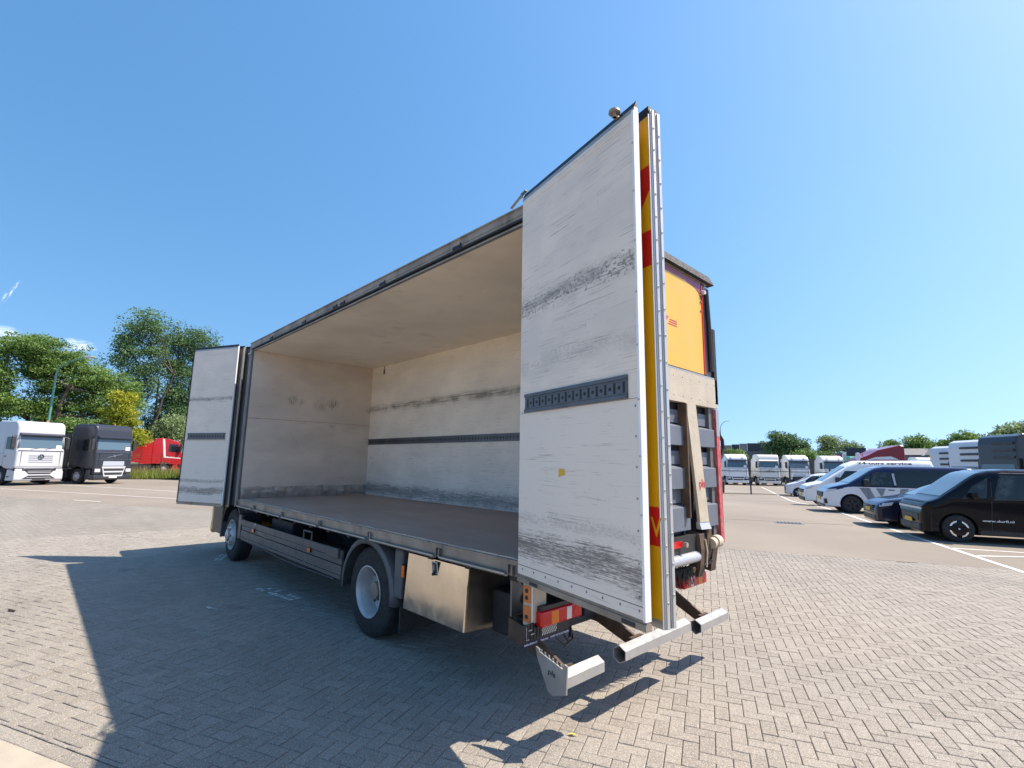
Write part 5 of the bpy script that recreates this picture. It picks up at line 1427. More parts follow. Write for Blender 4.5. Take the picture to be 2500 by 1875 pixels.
# black electric van
def black_van():
    q = gp(2345, 1325)
    vx, vy = -UY, UX
    loc = (q.x - vx*.93, q.y - vy*.93, 0)
    t = thing('panel_van', 'glossy black panel van with pale lettering on its door, nearest the white bay line', 'van', loc, YA)
    B = Van([(.74,.62,.62),(.72,.80,.82),(.68,.93,.89),(.58,1.03,.93),(.45,1.08,.945),(.32,1.14,.95),(-.05,1.42,.95),(-.40,1.70,.95),(-.58,1.81,.95),(-.85,1.885,.95),(-1.2,1.915,.95),(-3.5,1.92,.95),(-3.72,1.88,.94),(-3.80,1.70,.93)], 1.16, .20, .085, 9)
    B.body(MAT['p_black'], t, [0,-2.995], .41)
    B.top('windscreen', MAT['glass_ws'], t, .27, -.68, .82, .76)
    for s in (1,-1):
        B.side('side_window', MAT['glass_b'], t, ((-.18,1.16),(-.62,1.20),(-.70,1.66),(-.40,1.44)), s)
        B.side('side_window', MAT['glass_b'], t, ((-.82,1.14),(-1.85,1.18),(-1.85,1.72),(-1.02,1.74)), s)
        B.side('roof_line', MAT['ink'], t, ((-.95,1.80),(-3.4,1.80),(-3.4,1.825),(-1.05,1.825)), s, .008)
        B.side('door_gap', MAT['ink'], t, ((-.68,.32),(-.692,.32),(-.80,1.72),(-.788,1.72)), s, .004, 1, 6)
        B.side('door_gap', MAT['ink'], t, ((-1.93,.32),(-1.942,.32),(-1.95,1.74),(-1.938,1.74)), s, .004, 1, 6)
        B.side('sill_trim', MAT['plastic'], t, ((-.44,.22),(-2.5,.22),(-2.5,.33),(-.44,.33)), s, .012)
        B.side('door_handle', MAT['p_black'], t, ((-1.62,.98),(-1.85,.98),(-1.85,1.02),(-1.62,1.02)), s, .025, 3, 1)
        MB().box(-.42,-.28,min(.98*s,1.16*s),max(.98*s,1.16*s),1.13,1.30).build('mirror', MAT['p_black'], t, bevel=.04)
        wheel_at(t, 0, .945*s, .35, .22, s, .215, 'disc'); wheel_at(t, -2.995, .945*s, .35, .22, s, .215, 'disc')
    # lamp band and dark mask across the nose
    MB().box(.66,.742,-.80,.80,.80,.875).build('lamp_band', MAT['lamp'], t, bevel=.02)
    MB().box(.64,.735,-.84,.84,.885,.90).build('lamp_gap', MAT['ink'], t)
    B.top('bonnet_gap', MAT['ink'], t, .62, .60, .95, .95, .010)
    MB().box(.66,.755,-.62,.62,.50,.68).build('front_mask', MAT['plastic'], t, bevel=.02)
    MB().box(.62,.775,-.72,.72,.24,.42).build('front_bumper', MAT['plastic'], t, bevel=.03)
    plate(t, .776, .44, 0)
    # lettering on the near side
    o = text('lettering', 'www.durfl.nl', MAT['white'], t, Vector((-.50,.948,.56)), (-1,0,0), (0,0,1), .06, .64, .006, .014)
black_van()

def blue_van():
    q = gp(2083, 1253); vx, vy = -UY, UX
    loc = (q.x - vx*.97, q.y - vy*.97, gz(q.x, q.y))
    t = thing('panel_van', 'white and dark blue panel van with giant grey letters along its side', 'van', loc, YA)
    st = [(1.00,.55,.62),(.96,.80,.80),(.86,.98,.90),(.70,1.06,.95),(.35,1.16,.985),(.05,1.24,.99),(-.40,1.53,.99),(-.78,1.80,.99),(-.98,1.90,.99),(-1.3,1.965,.99),(-2.2,1.98,.99),(-4.0,1.98,.99),(-4.30,1.94,.97),(-4.34,1.75,.96)]
    B = Van(st, 1.10, .22, .085, 9)
    bo = B.body(MAT['p_blue'], t, [0,-3.3], .43)
    bo.data.materials.clear(); bo.data.materials.append(MAT['p_blue']); bo.data.materials.append(MAT['p_vanwhite'])
    for pl_ in bo.data.polygons:
        c_ = pl_.center
        pl_.material_index = 1 if c_.z < (1.08 if c_.x < .1 else 1.08-.16*(c_.x-.1)) and not (c_.x > .3 and c_.z > .97) else 0
    # dark blue upper half: a second skin just proud of the body
    for s in (1,-1):
        B.side('side_window', MAT['glass_b'], t, ((-.42,1.18),(-.62,1.18),(-.72,1.66),(-.58,1.56)), s, .010)
        B.side('side_window', MAT['glass_b'], t, ((-.68,1.17),(-1.42,1.17),(-1.40,1.70),(-.88,1.70)), s, .010)
        B.side('quarter_window', MAT['glass'], t, ((-1.62,1.14),(-4.0,1.14),(-4.0,1.80),(-1.62,1.80)), s, .008, 14, 6)
        B.side('pillar_sticker', MAT['p_white'], t, ((-1.53,1.20),(-1.60,1.20),(-1.56,1.68),(-1.48,1.68)), s, .012, 1, 3)
        MB().box(-.62,-.44,min(1.02*s,1.24*s),max(1.02*s,1.24*s),1.14,1.42).build('mirror', MAT['plastic'], t, bevel=.04)
        # giant letters
        L_ = MAT['p_letter']
        B.side('giant_letter', L_, t, ((-.72,.32),(-.98,.32),(-.66,1.06),(-.30,1.06)), s, .006, 3, 5)
        B.side('giant_letter', L_, t, ((-1.03,.75),(-1.09,.75),(-1.22,1.06),(-.88,1.06)), s, .006, 3, 4)
        B.side('giant_letter', L_, t, ((-1.42,.32),(-1.66,.32),(-2.0,1.06),(-1.76,1.06)), s, .006, 3, 5)
        B.side('giant_letter', L_, t, ((-2.25,.32),(-2.55,.32),(-2.43,.62),(-2.37,.62)), s, .006, 3, 4)
        B.side('giant_letter', L_, t, ((-2.86,.45),(-3.10,.45),(-2.98,1.06),(-2.56,1.06)), s, .006, 3, 5)
        B.side('door_gap', MAT['ink'], t, ((-.60,.30),(-.608,.30),(-.60,1.08),(-.592,1.08)), s, .008, 1, 5)
        B.side('door_gap', MAT['ink'], t, ((-1.72,.30),(-1.728,.30),(-1.72,1.08),(-1.712,1.08)), s, .008, 1, 5)
        B.side('door_handle', MAT['ink'], t, ((-1.30,.98),(-1.52,.98),(-1.52,1.015),(-1.30,1.015)), s, .02, 2, 1)
        B.side('slide_rail', MAT['plastic'], t, ((-2.95,.86),(-4.2,.86),(-4.2,.885),(-2.95,.885)), s, .01, 4, 1)
        B.side('sill_trim', MAT['plastic'], t, ((-.46,.22),(-2.8,.22),(-2.8,.31),(-.46,.31)), s, .010)
        hl = B.side('headlamp', MAT['lamp'], t, ((.92,.84),(.62,.90),(.52,1.00),(.88,.96)), s, .012, 5, 3)
        MB().box(.80,.985,min(.55*s,.86*s),max(.55*s,.86*s),.36,.56).build('fog_recess', MAT['plastic'], t, bevel=.02)
        wheel_at(t, 0, .985*s, .355, .23, s, .23, 'spoke', MAT['plastic']); wheel_at(t, -3.3, .985*s, .355, .23, s, .23, 'spoke', MAT['plastic'])
    B.top('windscreen', MAT['glass_ws'], t, .02, -.84, .84, .78)
    MB().box(.93,1.01,-.55,.55,.62,.84).build('grille', MAT['plastic'], t, bevel=.02)
    plate(t, 1.012, .50)
    MB().box(.86,1.02,-.75,.75,.24,.34).build('front_lip', MAT['plastic'], t, bevel=.03)
blue_van()

def service_van():
    q = pt(2012, 1226, 32.0); z0 = gz(q.x, q.y)
    loc = (q.x+.2, q.y-.6, z0)
    t = thing('panel_van', 'white high-roofed van with service lettering along its roof edge', 'van', loc, YA)
    st = [(1.02,.60,.70),(.98,.86,.86),(.88,1.05,.93),(.60,1.16,.98),(.20,1.26,.99),(-.35,1.66,.99),(-.80,1.98,.99),(-1.15,2.24,.99),(-1.6,2.42,.99),(-4.2,2.46,.99),(-4.75,2.44,.98),(-4.85,2.1,.97)]
    B = Van(st, 1.25, .24, .09, 8)
    B.body(MAT['p_white_r'], t, [0,-3.6], .44)
    B.top('windscreen', MAT['glass_ws'], t, .12, -.98, .84, .78)
    for s in (1,-1):
        B.side('side_window', MAT['glass'], t, ((-.55,1.30),(-1.55,1.30),(-1.55,1.85),(-.98,1.85)), s)
        MB().box(-.62,-.44,min(1.02*s,1.24*s),max(1.02*s,1.24*s),1.22,1.55).build('mirror', MAT['plastic'], t, bevel=.04)
        for xg in (-.66,-1.62,-2.9): B.side('door_gap', MAT['ink'], t, ((xg,.30),(xg-.012,.30),(xg-.012,1.9),(xg,1.9)), s, .004, 1, 7)
        B.side('headlamp', MAT['lamp'], t, ((.95,.86),(.66,.92),(.56,1.06),(.92,1.0)), s, .012, 5, 3)
        wheel_at(t, 0, .985*s, .36, .23, s, .22, 'steel'); wheel_at(t, -3.6, .985*s, .36, .23, s, .22, 'steel')
    MB().box(.94,1.03,-.6,.6,.66,.86).build('grille', MAT['plastic'], t, bevel=.02)
    MB().box(.86,1.05,-.80,.80,.26,.46).build('front_bumper', MAT['plastic'], t, bevel=.03)
    plate(t, 1.052, .50)
    zz = 2.235
    yv = B.y(-2.5, zz+.06)
    text('lettering', '24-uurs service', MAT['ink'], t, Vector((-1.55, yv+.02, zz)), (-1,0,0), (0,-.12,1), .135, 2.35, .012, .03)
service_van()

def minivan():
    q = gp(1953, 1213, -.5); vx, vy = -UY, UX
    t = thing('minivan', 'white minivan with dark side windows and five-spoke wheels, beside the row of lorries', 'car', (q.x-vx*.92, q.y-vy*.92, -.5), YA-.06)
    st = [(.90,.60,.60),(.86,.80,.82),(.74,.96,.90),(.50,1.05,.94),(.10,1.16,.955),(-.35,1.38,.955),(-.80,1.64,.955),(-1.15,1.78,.955),(-1.7,1.88,.955),(-2.6,1.91,.955),(-3.9,1.90,.955),(-4.15,1.80,.94),(-4.25,1.5,.93)]
    B = Van(st, 1.08, .20, .16, 6); B.body(MAT['p_lgrey'], t, [0,-3.2], .40)
    B.top('windscreen', MAT['glass_ws'], t, .06, -.92, .82, .76)
    for s in (1,-1):
        B.side('side_window', MAT['glass_b'], t, ((-.35,1.12),(-1.50,1.12),(-1.48,1.68),(-.98,1.66)), s)
        B.side('side_window', MAT['glass'], t, ((-1.58,1.12),(-2.75,1.12),(-2.72,1.70),(-1.56,1.69)), s)
        B.side('side_window', MAT['glass'], t, ((-2.82,1.12),(-4.0,1.14),(-3.95,1.68),(-2.80,1.70)), s)
        for xg in (-.52,-1.54,-2.78): B.side('door_gap', MAT['ink'], t, ((xg,.30),(xg-.012,.30),(xg-.012,1.08),(xg,1.08)), s, .004, 1, 5)
        B.side('door_handle', MAT['plastic'], t, ((-1.25,.98),(-1.45,.98),(-1.45,1.01),(-1.25,1.01)), s, .02, 2, 1)
        B.side('sill_trim', MAT['plastic'], t, ((-.44,.21),(-2.7,.21),(-2.7,.29),(-.44,.29)), s, .010)
        B.side('headlamp', MAT['lamp'], t, ((.84,.80),(.50,.86),(.42,.98),(.80,.92)), s, .012, 5, 3)
        MB().box(-.50,-.36,min(.98*s,1.16*s),max(.98*s,1.16*s),1.08,1.28).build('mirror', MAT['p_lgrey'], t, bevel=.04)
        wheel_at(t, 0, .95*s, .345, .22, s, .245, 'spoke'); wheel_at(t, -3.2, .95*s, .345, .22, s, .245, 'spoke')
    MB().box(.82,.915,-.65,.65,.40,.78).build('grille', MAT['plastic'], t, bevel=.03)
    MB().box(.84,.93,-.70,.70,.24,.34).build('front_lip', MAT['plastic'], t, bevel=.02)
minivan()

def navy_car():
    # nose shows past the black van's nose
    q = gp(2200, 1272); 
    u0 = to_yard(q.x, q.y)[0]
    x, y = yard(to_yard(-.46,-14.6)[0]+.12, to_yard(-.46,-14.6)[1]-2.78)
    t = thing('hatchback_car', 'dark blue car with yellow number plate, half hidden behind the black van', 'car', (x, y, 0), YA)
    st = [(.92,.52,.62),(.88,.68,.78),(.78,.80,.86),(.50,.90,.90),(.0,.98,.91),(-.30,1.06,.91),(-.75,1.28,.91),(-1.15,1.44,.91),(-1.8,1.50,.91),(-2.6,1.47,.91),(-3.2,1.28,.90),(-3.4,1.05,.88),(-3.45,.85,.86)]
    B = Van(st, .92, .18, .24, 5); B.body(MAT['p_navy'], t, [0,-2.62], .385)
    B.top('windscreen', MAT['glass_ws'], t, -.26, -1.18, .80, .74)
    for s in (1,-1):
        B.side('side_window', MAT['glass'], t, ((-.72,.98),(-1.55,.98),(-1.52,1.34),(-1.20,1.32)), s)
        B.side('side_window', MAT['glass'], t, ((-1.62,.98),(-2.55,1.0),(-2.45,1.33),(-1.60,1.34)), s)
        B.side('headlamp', MAT['lamp'], t, ((.84,.66),(.52,.72),(.46,.82),(.80,.76)), s, .012, 5, 3)
        MB().box(-.62,-.48,min(.93*s,1.10*s),max(.93*s,1.10*s),.94,1.10).build('mirror', MAT['p_navy'], t, bevel=.04)
        wheel_at(t, 0, .90*s, .33, .21, s, .23, 'spoke'); wheel_at(t, -2.62, .90*s, .33, .21, s, .23, 'spoke')
    for k in range(4): MB().box(.84,.935,-.48,.48,.46+k*.065,.50+k*.065).build('grille_slat', MAT['plastic'], t)
    MB().box(.84,.925,-.66,.66,.22,.40).build('front_lip', MAT['plastic'], t, bevel=.03)
    plate(t, .937, .50)
navy_car()
tractor('tractor_lorry', 'white tractor lorry roof showing over the service van, with a roof hatch', place(2196,1190,1.4), hd-.03, MAT['p_white_r'], 'volvo')
tractor('tractor_lorry', 'white tractor lorry roof showing over the back of the service van', place(2275,1191,1.4), hd-.03, MAT['p_white_r'], 'plain')
# ------------------------------------------------------------------ trees and plants
def leafmat(name, a, b, c, trans=.35):
    t = NT(name)
    at_ = t.new('ShaderNodeAttribute'); at_.attribute_name = 'rnd'
    n = t.noise(t.coord(), .6, 3)
    col = t.mix(at_.outputs['Fac'], a, b)
    col = t.mix(t.math('MULTIPLY', t.ramp(n, .45, .7), .6), col, c)
    t.base(col); t.rough(.5); t.b.inputs['Specular IOR Level'].default_value = .35
    tr = t.new('ShaderNodeBsdfTranslucent'); t.link(col, tr.inputs['Color'])
    mx = t.new('ShaderNodeMixShader'); mx.inputs[0].default_value = trans
    t.link(t.b.outputs[0], mx.inputs[1]); t.link(tr.outputs[0], mx.inputs[2]); t.link(mx.outputs[0], t.out.inputs['Surface'])
    return t.m
MAT.update(
    leaf_mid=leafmat('leaf_mid', (0.105,0.190,0.044), (0.222,0.337,0.071), (0.170,0.281,0.084)),
    leaf_dark=leafmat('leaf_dark', (0.075,0.148,0.055), (0.163,0.267,0.095), (0.104,0.204,0.089)),
    leaf_lime=leafmat('leaf_lime', (0.281,0.315,0.024), (0.462,0.457,0.045), (0.215,0.284,0.030), .45),
    leaf_pale=leafmat('leaf_pale', (0.166,0.243,0.096), (0.332,0.404,0.180), (0.221,0.323,0.128)),
    leaf_bush=leafmat('leaf_bush', (0.105,0.191,0.042), (0.231,0.344,0.097), (0.162,0.263,0.057)),
    bark=paint('bark', (.075,.058,.042), .9, 0, .3, 4, .4, (.035,.03,.025), bump=.6, bscale=20),
    straw=leafmat('straw', (0.270,0.202,0.072), (0.459,0.351,0.143), (0.216,0.221,0.065), .3),
    grass=leafmat('grass', (0.119,0.178,0.031), (0.309,0.336,0.069), (0.214,0.252,0.059), .3),
    soil=paint('verge_soil', (.10,.10,.04), .95, 0, .3, 1.5, .4, (.2,.16,.07)),
)
RV = Vector((_r0.x, _r0.y, 0)).normalized(); DV = Vector((-RV.y, RV.x, 0))      # image right, and away from the camera

def leaves(parent, C, R, counts, size, flat, mat, rng, name='crown'):
    """leaf-sized quads round cluster centres C with radii R"""
    idx = np.repeat(np.arange(len(C)), counts)
    n = len(idx)
    off = rng.normal(0, 1, (n, 3)); off /= np.maximum(1e-6, np.linalg.norm(off, axis=1))[:, None]
    off *= (rng.random(n)**(1/2.2))[:, None]
    off[:, 2] *= flat
    P = C[idx] + off*R[idx][:, None]
    a = rng.normal(0, 1, (n, 3)); a /= np.linalg.norm(a, axis=1)[:, None]
    b = np.cross(a, rng.normal(0, 1, (n, 3))); b /= np.linalg.norm(b, axis=1)[:, None]
    # tilt faces upwards a little, as leaves do
    s = size*rng.uniform(.6, 1.35, n)
    a *= s[:, None]; b *= (s*.5)[:, None]
    V = np.stack([P-a, P+b*.9, P+a, P-b*.9], 1).reshape(-1, 3)
    me = bpy.data.meshes.new(name)
    me.vertices.add(n*4); me.vertices.foreach_set('co', V.ravel())
    me.loops.add(n*4); me.loops.foreach_set('vertex_index', np.arange(n*4))
    me.polygons.add(n); me.polygons.foreach_set('loop_start', np.arange(n)*4); me.polygons.foreach_set('loop_total', np.full(n, 4))
    me.update(calc_edges=True)
    at_ = me.attributes.new('rnd', 'FLOAT', 'FACE')
    cl = rng.random(len(C))[idx]*.5 + rng.random(n)*.5
    at_.data.foreach_set('value', cl.astype(np.float32))
    me.materials.append(mat)
    o = bpy.data.objects.new(name, me); COL.objects.link(o); o.parent = parent
    return o

def tree(name, label, base, lobes, mat, size=.2, nleaf=60, rc=.9, flat=.55, trunk=.3, stems=None, seed=1, group=None, cat='tree', branches=True):
    """lobes: (right, away, up, r_right, r_away, r_up, clusters) relative to base"""
    rng = np.random.default_rng(seed)
    t = thing(name, label, cat, base, 0, group)
    Cs = []; tips = []
    for (a, b, z, ra, rb, rz, k) in lobes:
        d = rng.normal(0, 1, (k, 3)); d /= np.linalg.norm(d, axis=1)[:, None]
        d *= (rng.random(k)**.42)[:, None]
        d *= 1 + .22*np.sin(d[:, 0:1]*9+d[:, 2:3]*7+seed) + rng.normal(0, .07, (k, 1))
        q = np.stack([a+d[:, 0]*ra, b+d[:, 1]*rb, z+d[:, 2]*rz], 1)
        q[:, 2] = np.maximum(q[:, 2], .25)
        Cs.append(q); tips.append((Vector((a, b, z)), q))
    def W(p): return RV*p[0] + DV*p[1] + Vector((0, 0, p[2]))
    C = np.concatenate(Cs)
    Cw = C[:, 0:1]*np.array(RV)[None, :] + C[:, 1:2]*np.array(DV)[None, :] + C[:, 2:3]*np.array([[0, 0, 1.0]])
    R = rc*rng.uniform(.35, 1.45, len(C))
    cnt = np.maximum(6, (nleaf*(R/rc)**1.6*rng.uniform(.6, 1.3, len(C))).astype(int))
    leaves(t, Cw, R, cnt, size, flat, mat, rng)
    if branches:
        m = MB()
        stems = stems or [((0,0,0), (0,0,max(l[2] for l in lobes)*.62))]
        for (p0, p1) in stems:
            p0, p1 = Vector(p0), Vector(p1)
            path = [p0.lerp(p1, k/5) + Vector((rng.normal(0,.12), rng.normal(0,.12), 0))*(1 if 0 < k < 5 else 0) for k in range(6)]
            m.tube([W(p) for p in path], [trunk*(1-.55*k/5) for k in range(6)], 9)
        for (c, q) in tips:
            # limb from the nearest stem towards the lobe, twigs to its clusters
            best = min(((Vector(p0).lerp(Vector(p1), s_), s_) for (p0, p1) in stems for s_ in (.35,.5,.65,.8,.95)), key=lambda e: (e[0]-c).length + max(0, e[0].z-c.z)*2)
            s0 = best[0]; mid = s0.lerp(c, .5) + Vector((0,0,-.06*(c-s0).length))
            r0 = trunk*.45
            m.tube([W(s0), W(mid), W(c)], [r0, r0*.7, r0*.35], 7)
            for k in rng.choice(len(q), min(len(q), 14), replace=False):
                e = Vector(q[k]); s1 = mid.lerp(c, rng.uniform(0, 1)); mm = s1.lerp(e, .5) + Vector((0,0,rng.uniform(-.2,.3)))
                m.tube([W(s1), W(mm), W(e)], [r0*.32, r0*.2, r0*.08], 5)
        m.build('trunk', MAT['bark'], t, smooth=True)
    return t

def lobe_px(D, base, px, py, rx_px, ry_px, k, deep=.8):
    """lobe whose centre and size are read off the photo at distance D from the camera"""
    c = pt(px, py, D) - Vector(base); e = pt(px+rx_px, py, D) - pt(px, py, D)
    h = abs(pt(px, py-ry_px, D).z - pt(px, py, D).z); w = e.length
    return (c.dot(RV), c.dot(DV), c.z, w, w*deep, h, k)

def left_trees():
    # broad feathery tree behind the white lorry
    D = 64; b = pt(70, 1160, D); base = (b.x, b.y, 0)
    L_ = [lobe_px(D, base, *q) for q in ((-30,900,75,70,60),(60,850,85,42,70),(0,980,60,35,34),(150,880,75,42,60),(120,935,50,40,26),(215,920,70,42,60),(275,955,60,45,60),(225,985,55,28,24),(165,1000,45,24,18),(320,985,35,38,30),(40,1000,45,25,22),(-20,940,70,45,50),(100,900,60,45,40),(180,945,60,40,40),(250,1010,50,26,24),(90,985,50,30,24))]
    tree('locust_tree', 'broad feathery green tree behind the white lorry, with several leaning stems', base, L_, MAT['leaf_mid'], .115, 120, 1.0, .38, .30,
         [((0,0,0),(-1.5,0,6.5)), ((.2,0,0),(2.6,0,8.5)), ((.3,.3,.2),(6.5,0,5.2)), ((-.3,0,0),(-4.5,0,6))], 3)
    # tall pair
    D = 72; b = pt(352, 1160, D); base = (b.x, b.y, 0)
    L_ = [lobe_px(D, base, *q) for q in ((345,800,55,40,58),(310,850,45,45,50),(375,860,40,50,36),(340,910,45,30,26),(395,820,28,35,20),(352,960,40,40,30))]
    tree('ash_tree', 'tall loose-crowned tree left of its twin behind the red lorry', base, L_, MAT['leaf_dark'], .13, 88, 1.05, .6, .19, [((0,0,0),(.2,0,11)), ((0,0,4),(2.0,0,12))], 4, 'tall trees behind the red lorry')
    D = 74; b = pt(415, 1160, D); base = (b.x, b.y, 0)
    L_ = [lobe_px(D, base, *q) for q in ((445,830,55,42,60),(490,850,48,42,48),(420,890,40,45,40),(470,910,60,45,56),(430,960,45,35,34),(500,960,50,60,40),(450,1010,60,45,44))]
    tree('ash_tree', 'tall dense tree right of its twin, rising behind the open front door', base, L_, MAT['leaf_dark'], .13, 96, 1.1, .6, .19, [((0,0,0),(1.2,0,9)), ((0,0,3),(-.6,0,9))], 5, 'tall trees behind the red lorry')
    # lime-yellow small tree
    D = 57; b = pt(300, 1160, D); base = (b.x, b.y, 0)
    L_ = [lobe_px(D, base, *q) for q in ((305,975,30,18,26),(285,1005,40,20,30),(310,1035,40,18,28),(280,1055,45,16,26),(325,1062,35,18,24),(300,1085,42,14,20))]
    tree('golden_tree', 'small lime-yellow tree behind the dark navy lorry', base, L_, MAT['leaf_lime'], .11, 120, .75, .45, .14, None, 6)
    # shrubs
    for (nm, lab, D, bx_, lob, mt, sd) in (
        ('green_shrub', 'pale green shrub behind the red lorry\'s cab', 66, 425, ((425,1035,42,25,34),(400,1062,38,25,26),(445,1065,40,35,30),(425,1095,55,28,30)), 'leaf_pale', 7),
        ('green_shrub', 'bright green shrub under the broad tree, above the white lorry\'s roof', 70, 115, ((112,1020,34,18,26),(140,1045,34,22,24),(100,1060,50,25,30)), 'leaf_bush', 8),
        ('green_shrub', 'green shrub between the white and the navy lorry', 60, 200, ((165,1060,30,30,24),(200,1055,36,26,24),(235,1060,34,26,24),(170,1105,36,25,24)), 'leaf_bush', 9),
        ('green_shrub', 'dark thicket under the tall trees', 76, 400, ((380,1040,40,45,40),(420,990,40,45,36),(360,1085,50,28,30),(470,1060,50,55,40)), 'leaf_dark', 10),
        ('green_shrub', 'leafy hedge between the broad tree and the golden tree', 72, 220, ((190,1040,50,24,34),(235,1045,45,26,34),(150,1030,45,22,28),(270,1075,45,28,30),(210,1080,60,26,34)), 'leaf_bush', 13),
        ('green_shrub', 'green hedge behind the white lorry\'s tail', 78, 20, ((0,1070,60,35,30),(60,1085,50,25,24),(-40,1060,40,40,24)), 'leaf_bush', 12)):
        b = pt(bx_, 1160, D); base = (b.x, b.y, 0)
        tree(nm, lab, base, [lobe_px(D, base, *q) for q in lob], MAT[mt], .13, 110, .9, .7, .10, None, sd, None, 'shrub')
left_trees()

def right_trees():
    specs = (
        ('dark green tree behind the dark flat-roofed building', 88, 1922, ((1910,1072,34,18,30),(1940,1085,32,18,26),(1895,1092,30,14,20),(1960,1098,26,14,18),(1925,1108,50,12,22)), 'leaf_dark', 21),
        ('pale thin willow-like tree beyond the grey wall', 110, 2024, ((2020,1078,26,13,22),(2035,1090,24,14,18),(2008,1098,20,12,14)), 'leaf_pale', 22),
        ('light green tree left of the maroon lorry', 108, 2078, ((2070,1090,20,14,14),(2088,1095,16,12,12)), 'leaf_pale', 23),
        ('small tree right of the maroon lorry\'s roof', 105, 2172, ((2172,1085,18,12,14),(2180,1098,20,10,10)), 'leaf_bush', 24),
        ('round green tree behind the pale tiled roof', 100, 2240, ((2238,1080,26,14,22),(2258,1092,22,12,14),(2225,1098,24,10,12)), 'leaf_bush', 25),
        ('wide spreading green tree above the dark tiled roof', 98, 2350, ((2350,1072,44,14,30),(2320,1088,38,14,24),(2385,1085,36,16,24),(2350,1100,60,12,26)), 'leaf_mid', 26),
        ('loose tree beyond the dark lorry cab', 66, 2490, ((2500,1055,34,22,26),(2465,1068,30,10,14),(2525,1080,40,30,26)), 'leaf_pale', 27))
    for k, (lab, D, bx_, lob, mt, sd) in enumerate(specs):
        b = pt(bx_, 1160, D); base = (b.x, b.y, -.5)
        tree('yard_tree', lab, base, [lobe_px(D, base, *q) for q in lob], MAT[mt], .19, 80, 1.1, .6, .25, None, sd, 'trees beyond the far buildings')
    for (lab, D, bx_, lob, mt, sd) in (
        ('low green bush in front of the grey wall by the lamp post', 80, 1795, ((1790,1108,18,8,10),(1812,1112,16,7,9),(1772,1118,14,10,8)), 'leaf_bush', 31),
        ('low bush beside the wall behind the louvred lorry', 82, 1962, ((1958,1112,18,8,10),(1980,1110,14,8,8)), 'leaf_bush', 32),
        ('low bush along the wall beyond the green lorry', 84, 2005, ((2002,1111,16,6,8),(2020,1113,12,6,6)), 'leaf_bush', 33)):
        b = pt(bx_, 1160, D); base = (b.x, b.y, -.5)
        tree('wall_bush', lab, base, [lobe_px(D, base, *q) for q in lob], MAT[mt], .18, 60, .7, .8, .06, None, sd, None, 'bush')
right_trees()

# a far wood that reads as one mass
def far_wood():
    rng = np.random.default_rng(77)
    C = []; R = []
    for k in range(1200):
        px = rng.uniform(-900, 3000); D = rng.uniform(150, 200)
        top = 4.5 + 3.0*math.sin(px*.011)+2.0*math.sin(px*.037+1)
        q = pt(min(max(px, -700), 2900), 1140, D); C.append((q.x, q.y, rng.uniform(0, max(2, top)))); R.append(rng.uniform(1.2, 2.4))
    o = leaves(None, np.array(C), np.array(R), np.full(len(C), 34), .5, .8, MAT['leaf_dark'], rng, 'far_wood')
    stuff(o); tag(o, 'dark strip of far woodland along the horizon', 'woodland')
far_wood()

# ------------------------------------------------------------------ verge and fence on the left
def verge():
    e0, e1 = Vector((47.2, 12.0)), Vector((51.4, -17.0)); d = (e1-e0); n = Vector((-d.y, d.x)).normalized()
    if n.x < 0: n = -n
    P = [e0, e1, e1+n*120+d*1.5, e0+n*120-d*.8]
    struct(MB().quad(*[(p.x, p.y, .012) for p in P][::-1]).build('grass_verge', MAT['soil']))
    rng = np.random.default_rng(5)
    for nm, cnt, mat, dmin, dmax, hmin, hmax in (('tall_grass', 9000, MAT['grass'], .1, 5.5, .25, .85), ('straw_grass', 7000, MAT['straw'], 2.0, 11, .5, 1.15)):
        s_ = rng.random(cnt); q = rng.uniform(0, 1, cnt)**1.3
        x = e0.x+d.x*s_+n.x*(dmin+(dmax-dmin)*q); y = e0.y+d.y*s_+n.y*(dmin+(dmax-dmin)*q)
        h = rng.uniform(hmin, hmax, cnt); a = rng.uniform(0, 6.28, cnt); w = rng.uniform(.02, .05, cnt)
        lx = rng.normal(0, .18, cnt)*h; ly = rng.normal(0, .18, cnt)*h
        V = np.stack([np.stack([x-np.cos(a)*w, y-np.sin(a)*w, np.zeros(cnt)], 1), np.stack([x+np.cos(a)*w, y+np.sin(a)*w, np.zeros(cnt)], 1), np.stack([x+lx, y+ly, h], 1)], 1).reshape(-1, 3)
        me = bpy.data.meshes.new(nm); me.from_pydata(V.tolist(), [], [(3*k, 3*k+1, 3*k+2) for k in range(cnt)])
        at_ = me.attributes.new('rnd', 'FLOAT', 'FACE'); at_.data.foreach_set('value', rng.random(cnt).astype(np.float32))
        me.materials.append(mat); me.update()
        o = bpy.data.objects.new(nm, me); COL.objects.link(o); stuff(o); tag(o, 'green grass along the edge of the verge' if nm == 'tall_grass' else 'dry yellow grass standing behind the wire fence', 'grass')
    # wire fence along the verge
    f0, f1 = e0+n*2.6, e1+n*2.6
    dd = (f1-f0); Ln = dd.length; dd.normalize()
    t = thing('wire_fence', 'thin wire fence on dark posts along the grass verge', 'fence', (f0.x, f0.y, 0), math.atan2(dd.y, dd.x))
    k = 0
    while k*3.4 < Ln:
        MB().cyl((k*3.4,0,0),(k*3.4,0,2.1),.045,None,8).build('post', MAT['rust'], t); k += 1
    for z_ in (.5,.75,1.0,1.25,1.5,1.75,2.0): MB().cyl((0,0,z_),(Ln,0,z_),.007,None,5).build('wire', MAT['rust'], t)
verge()

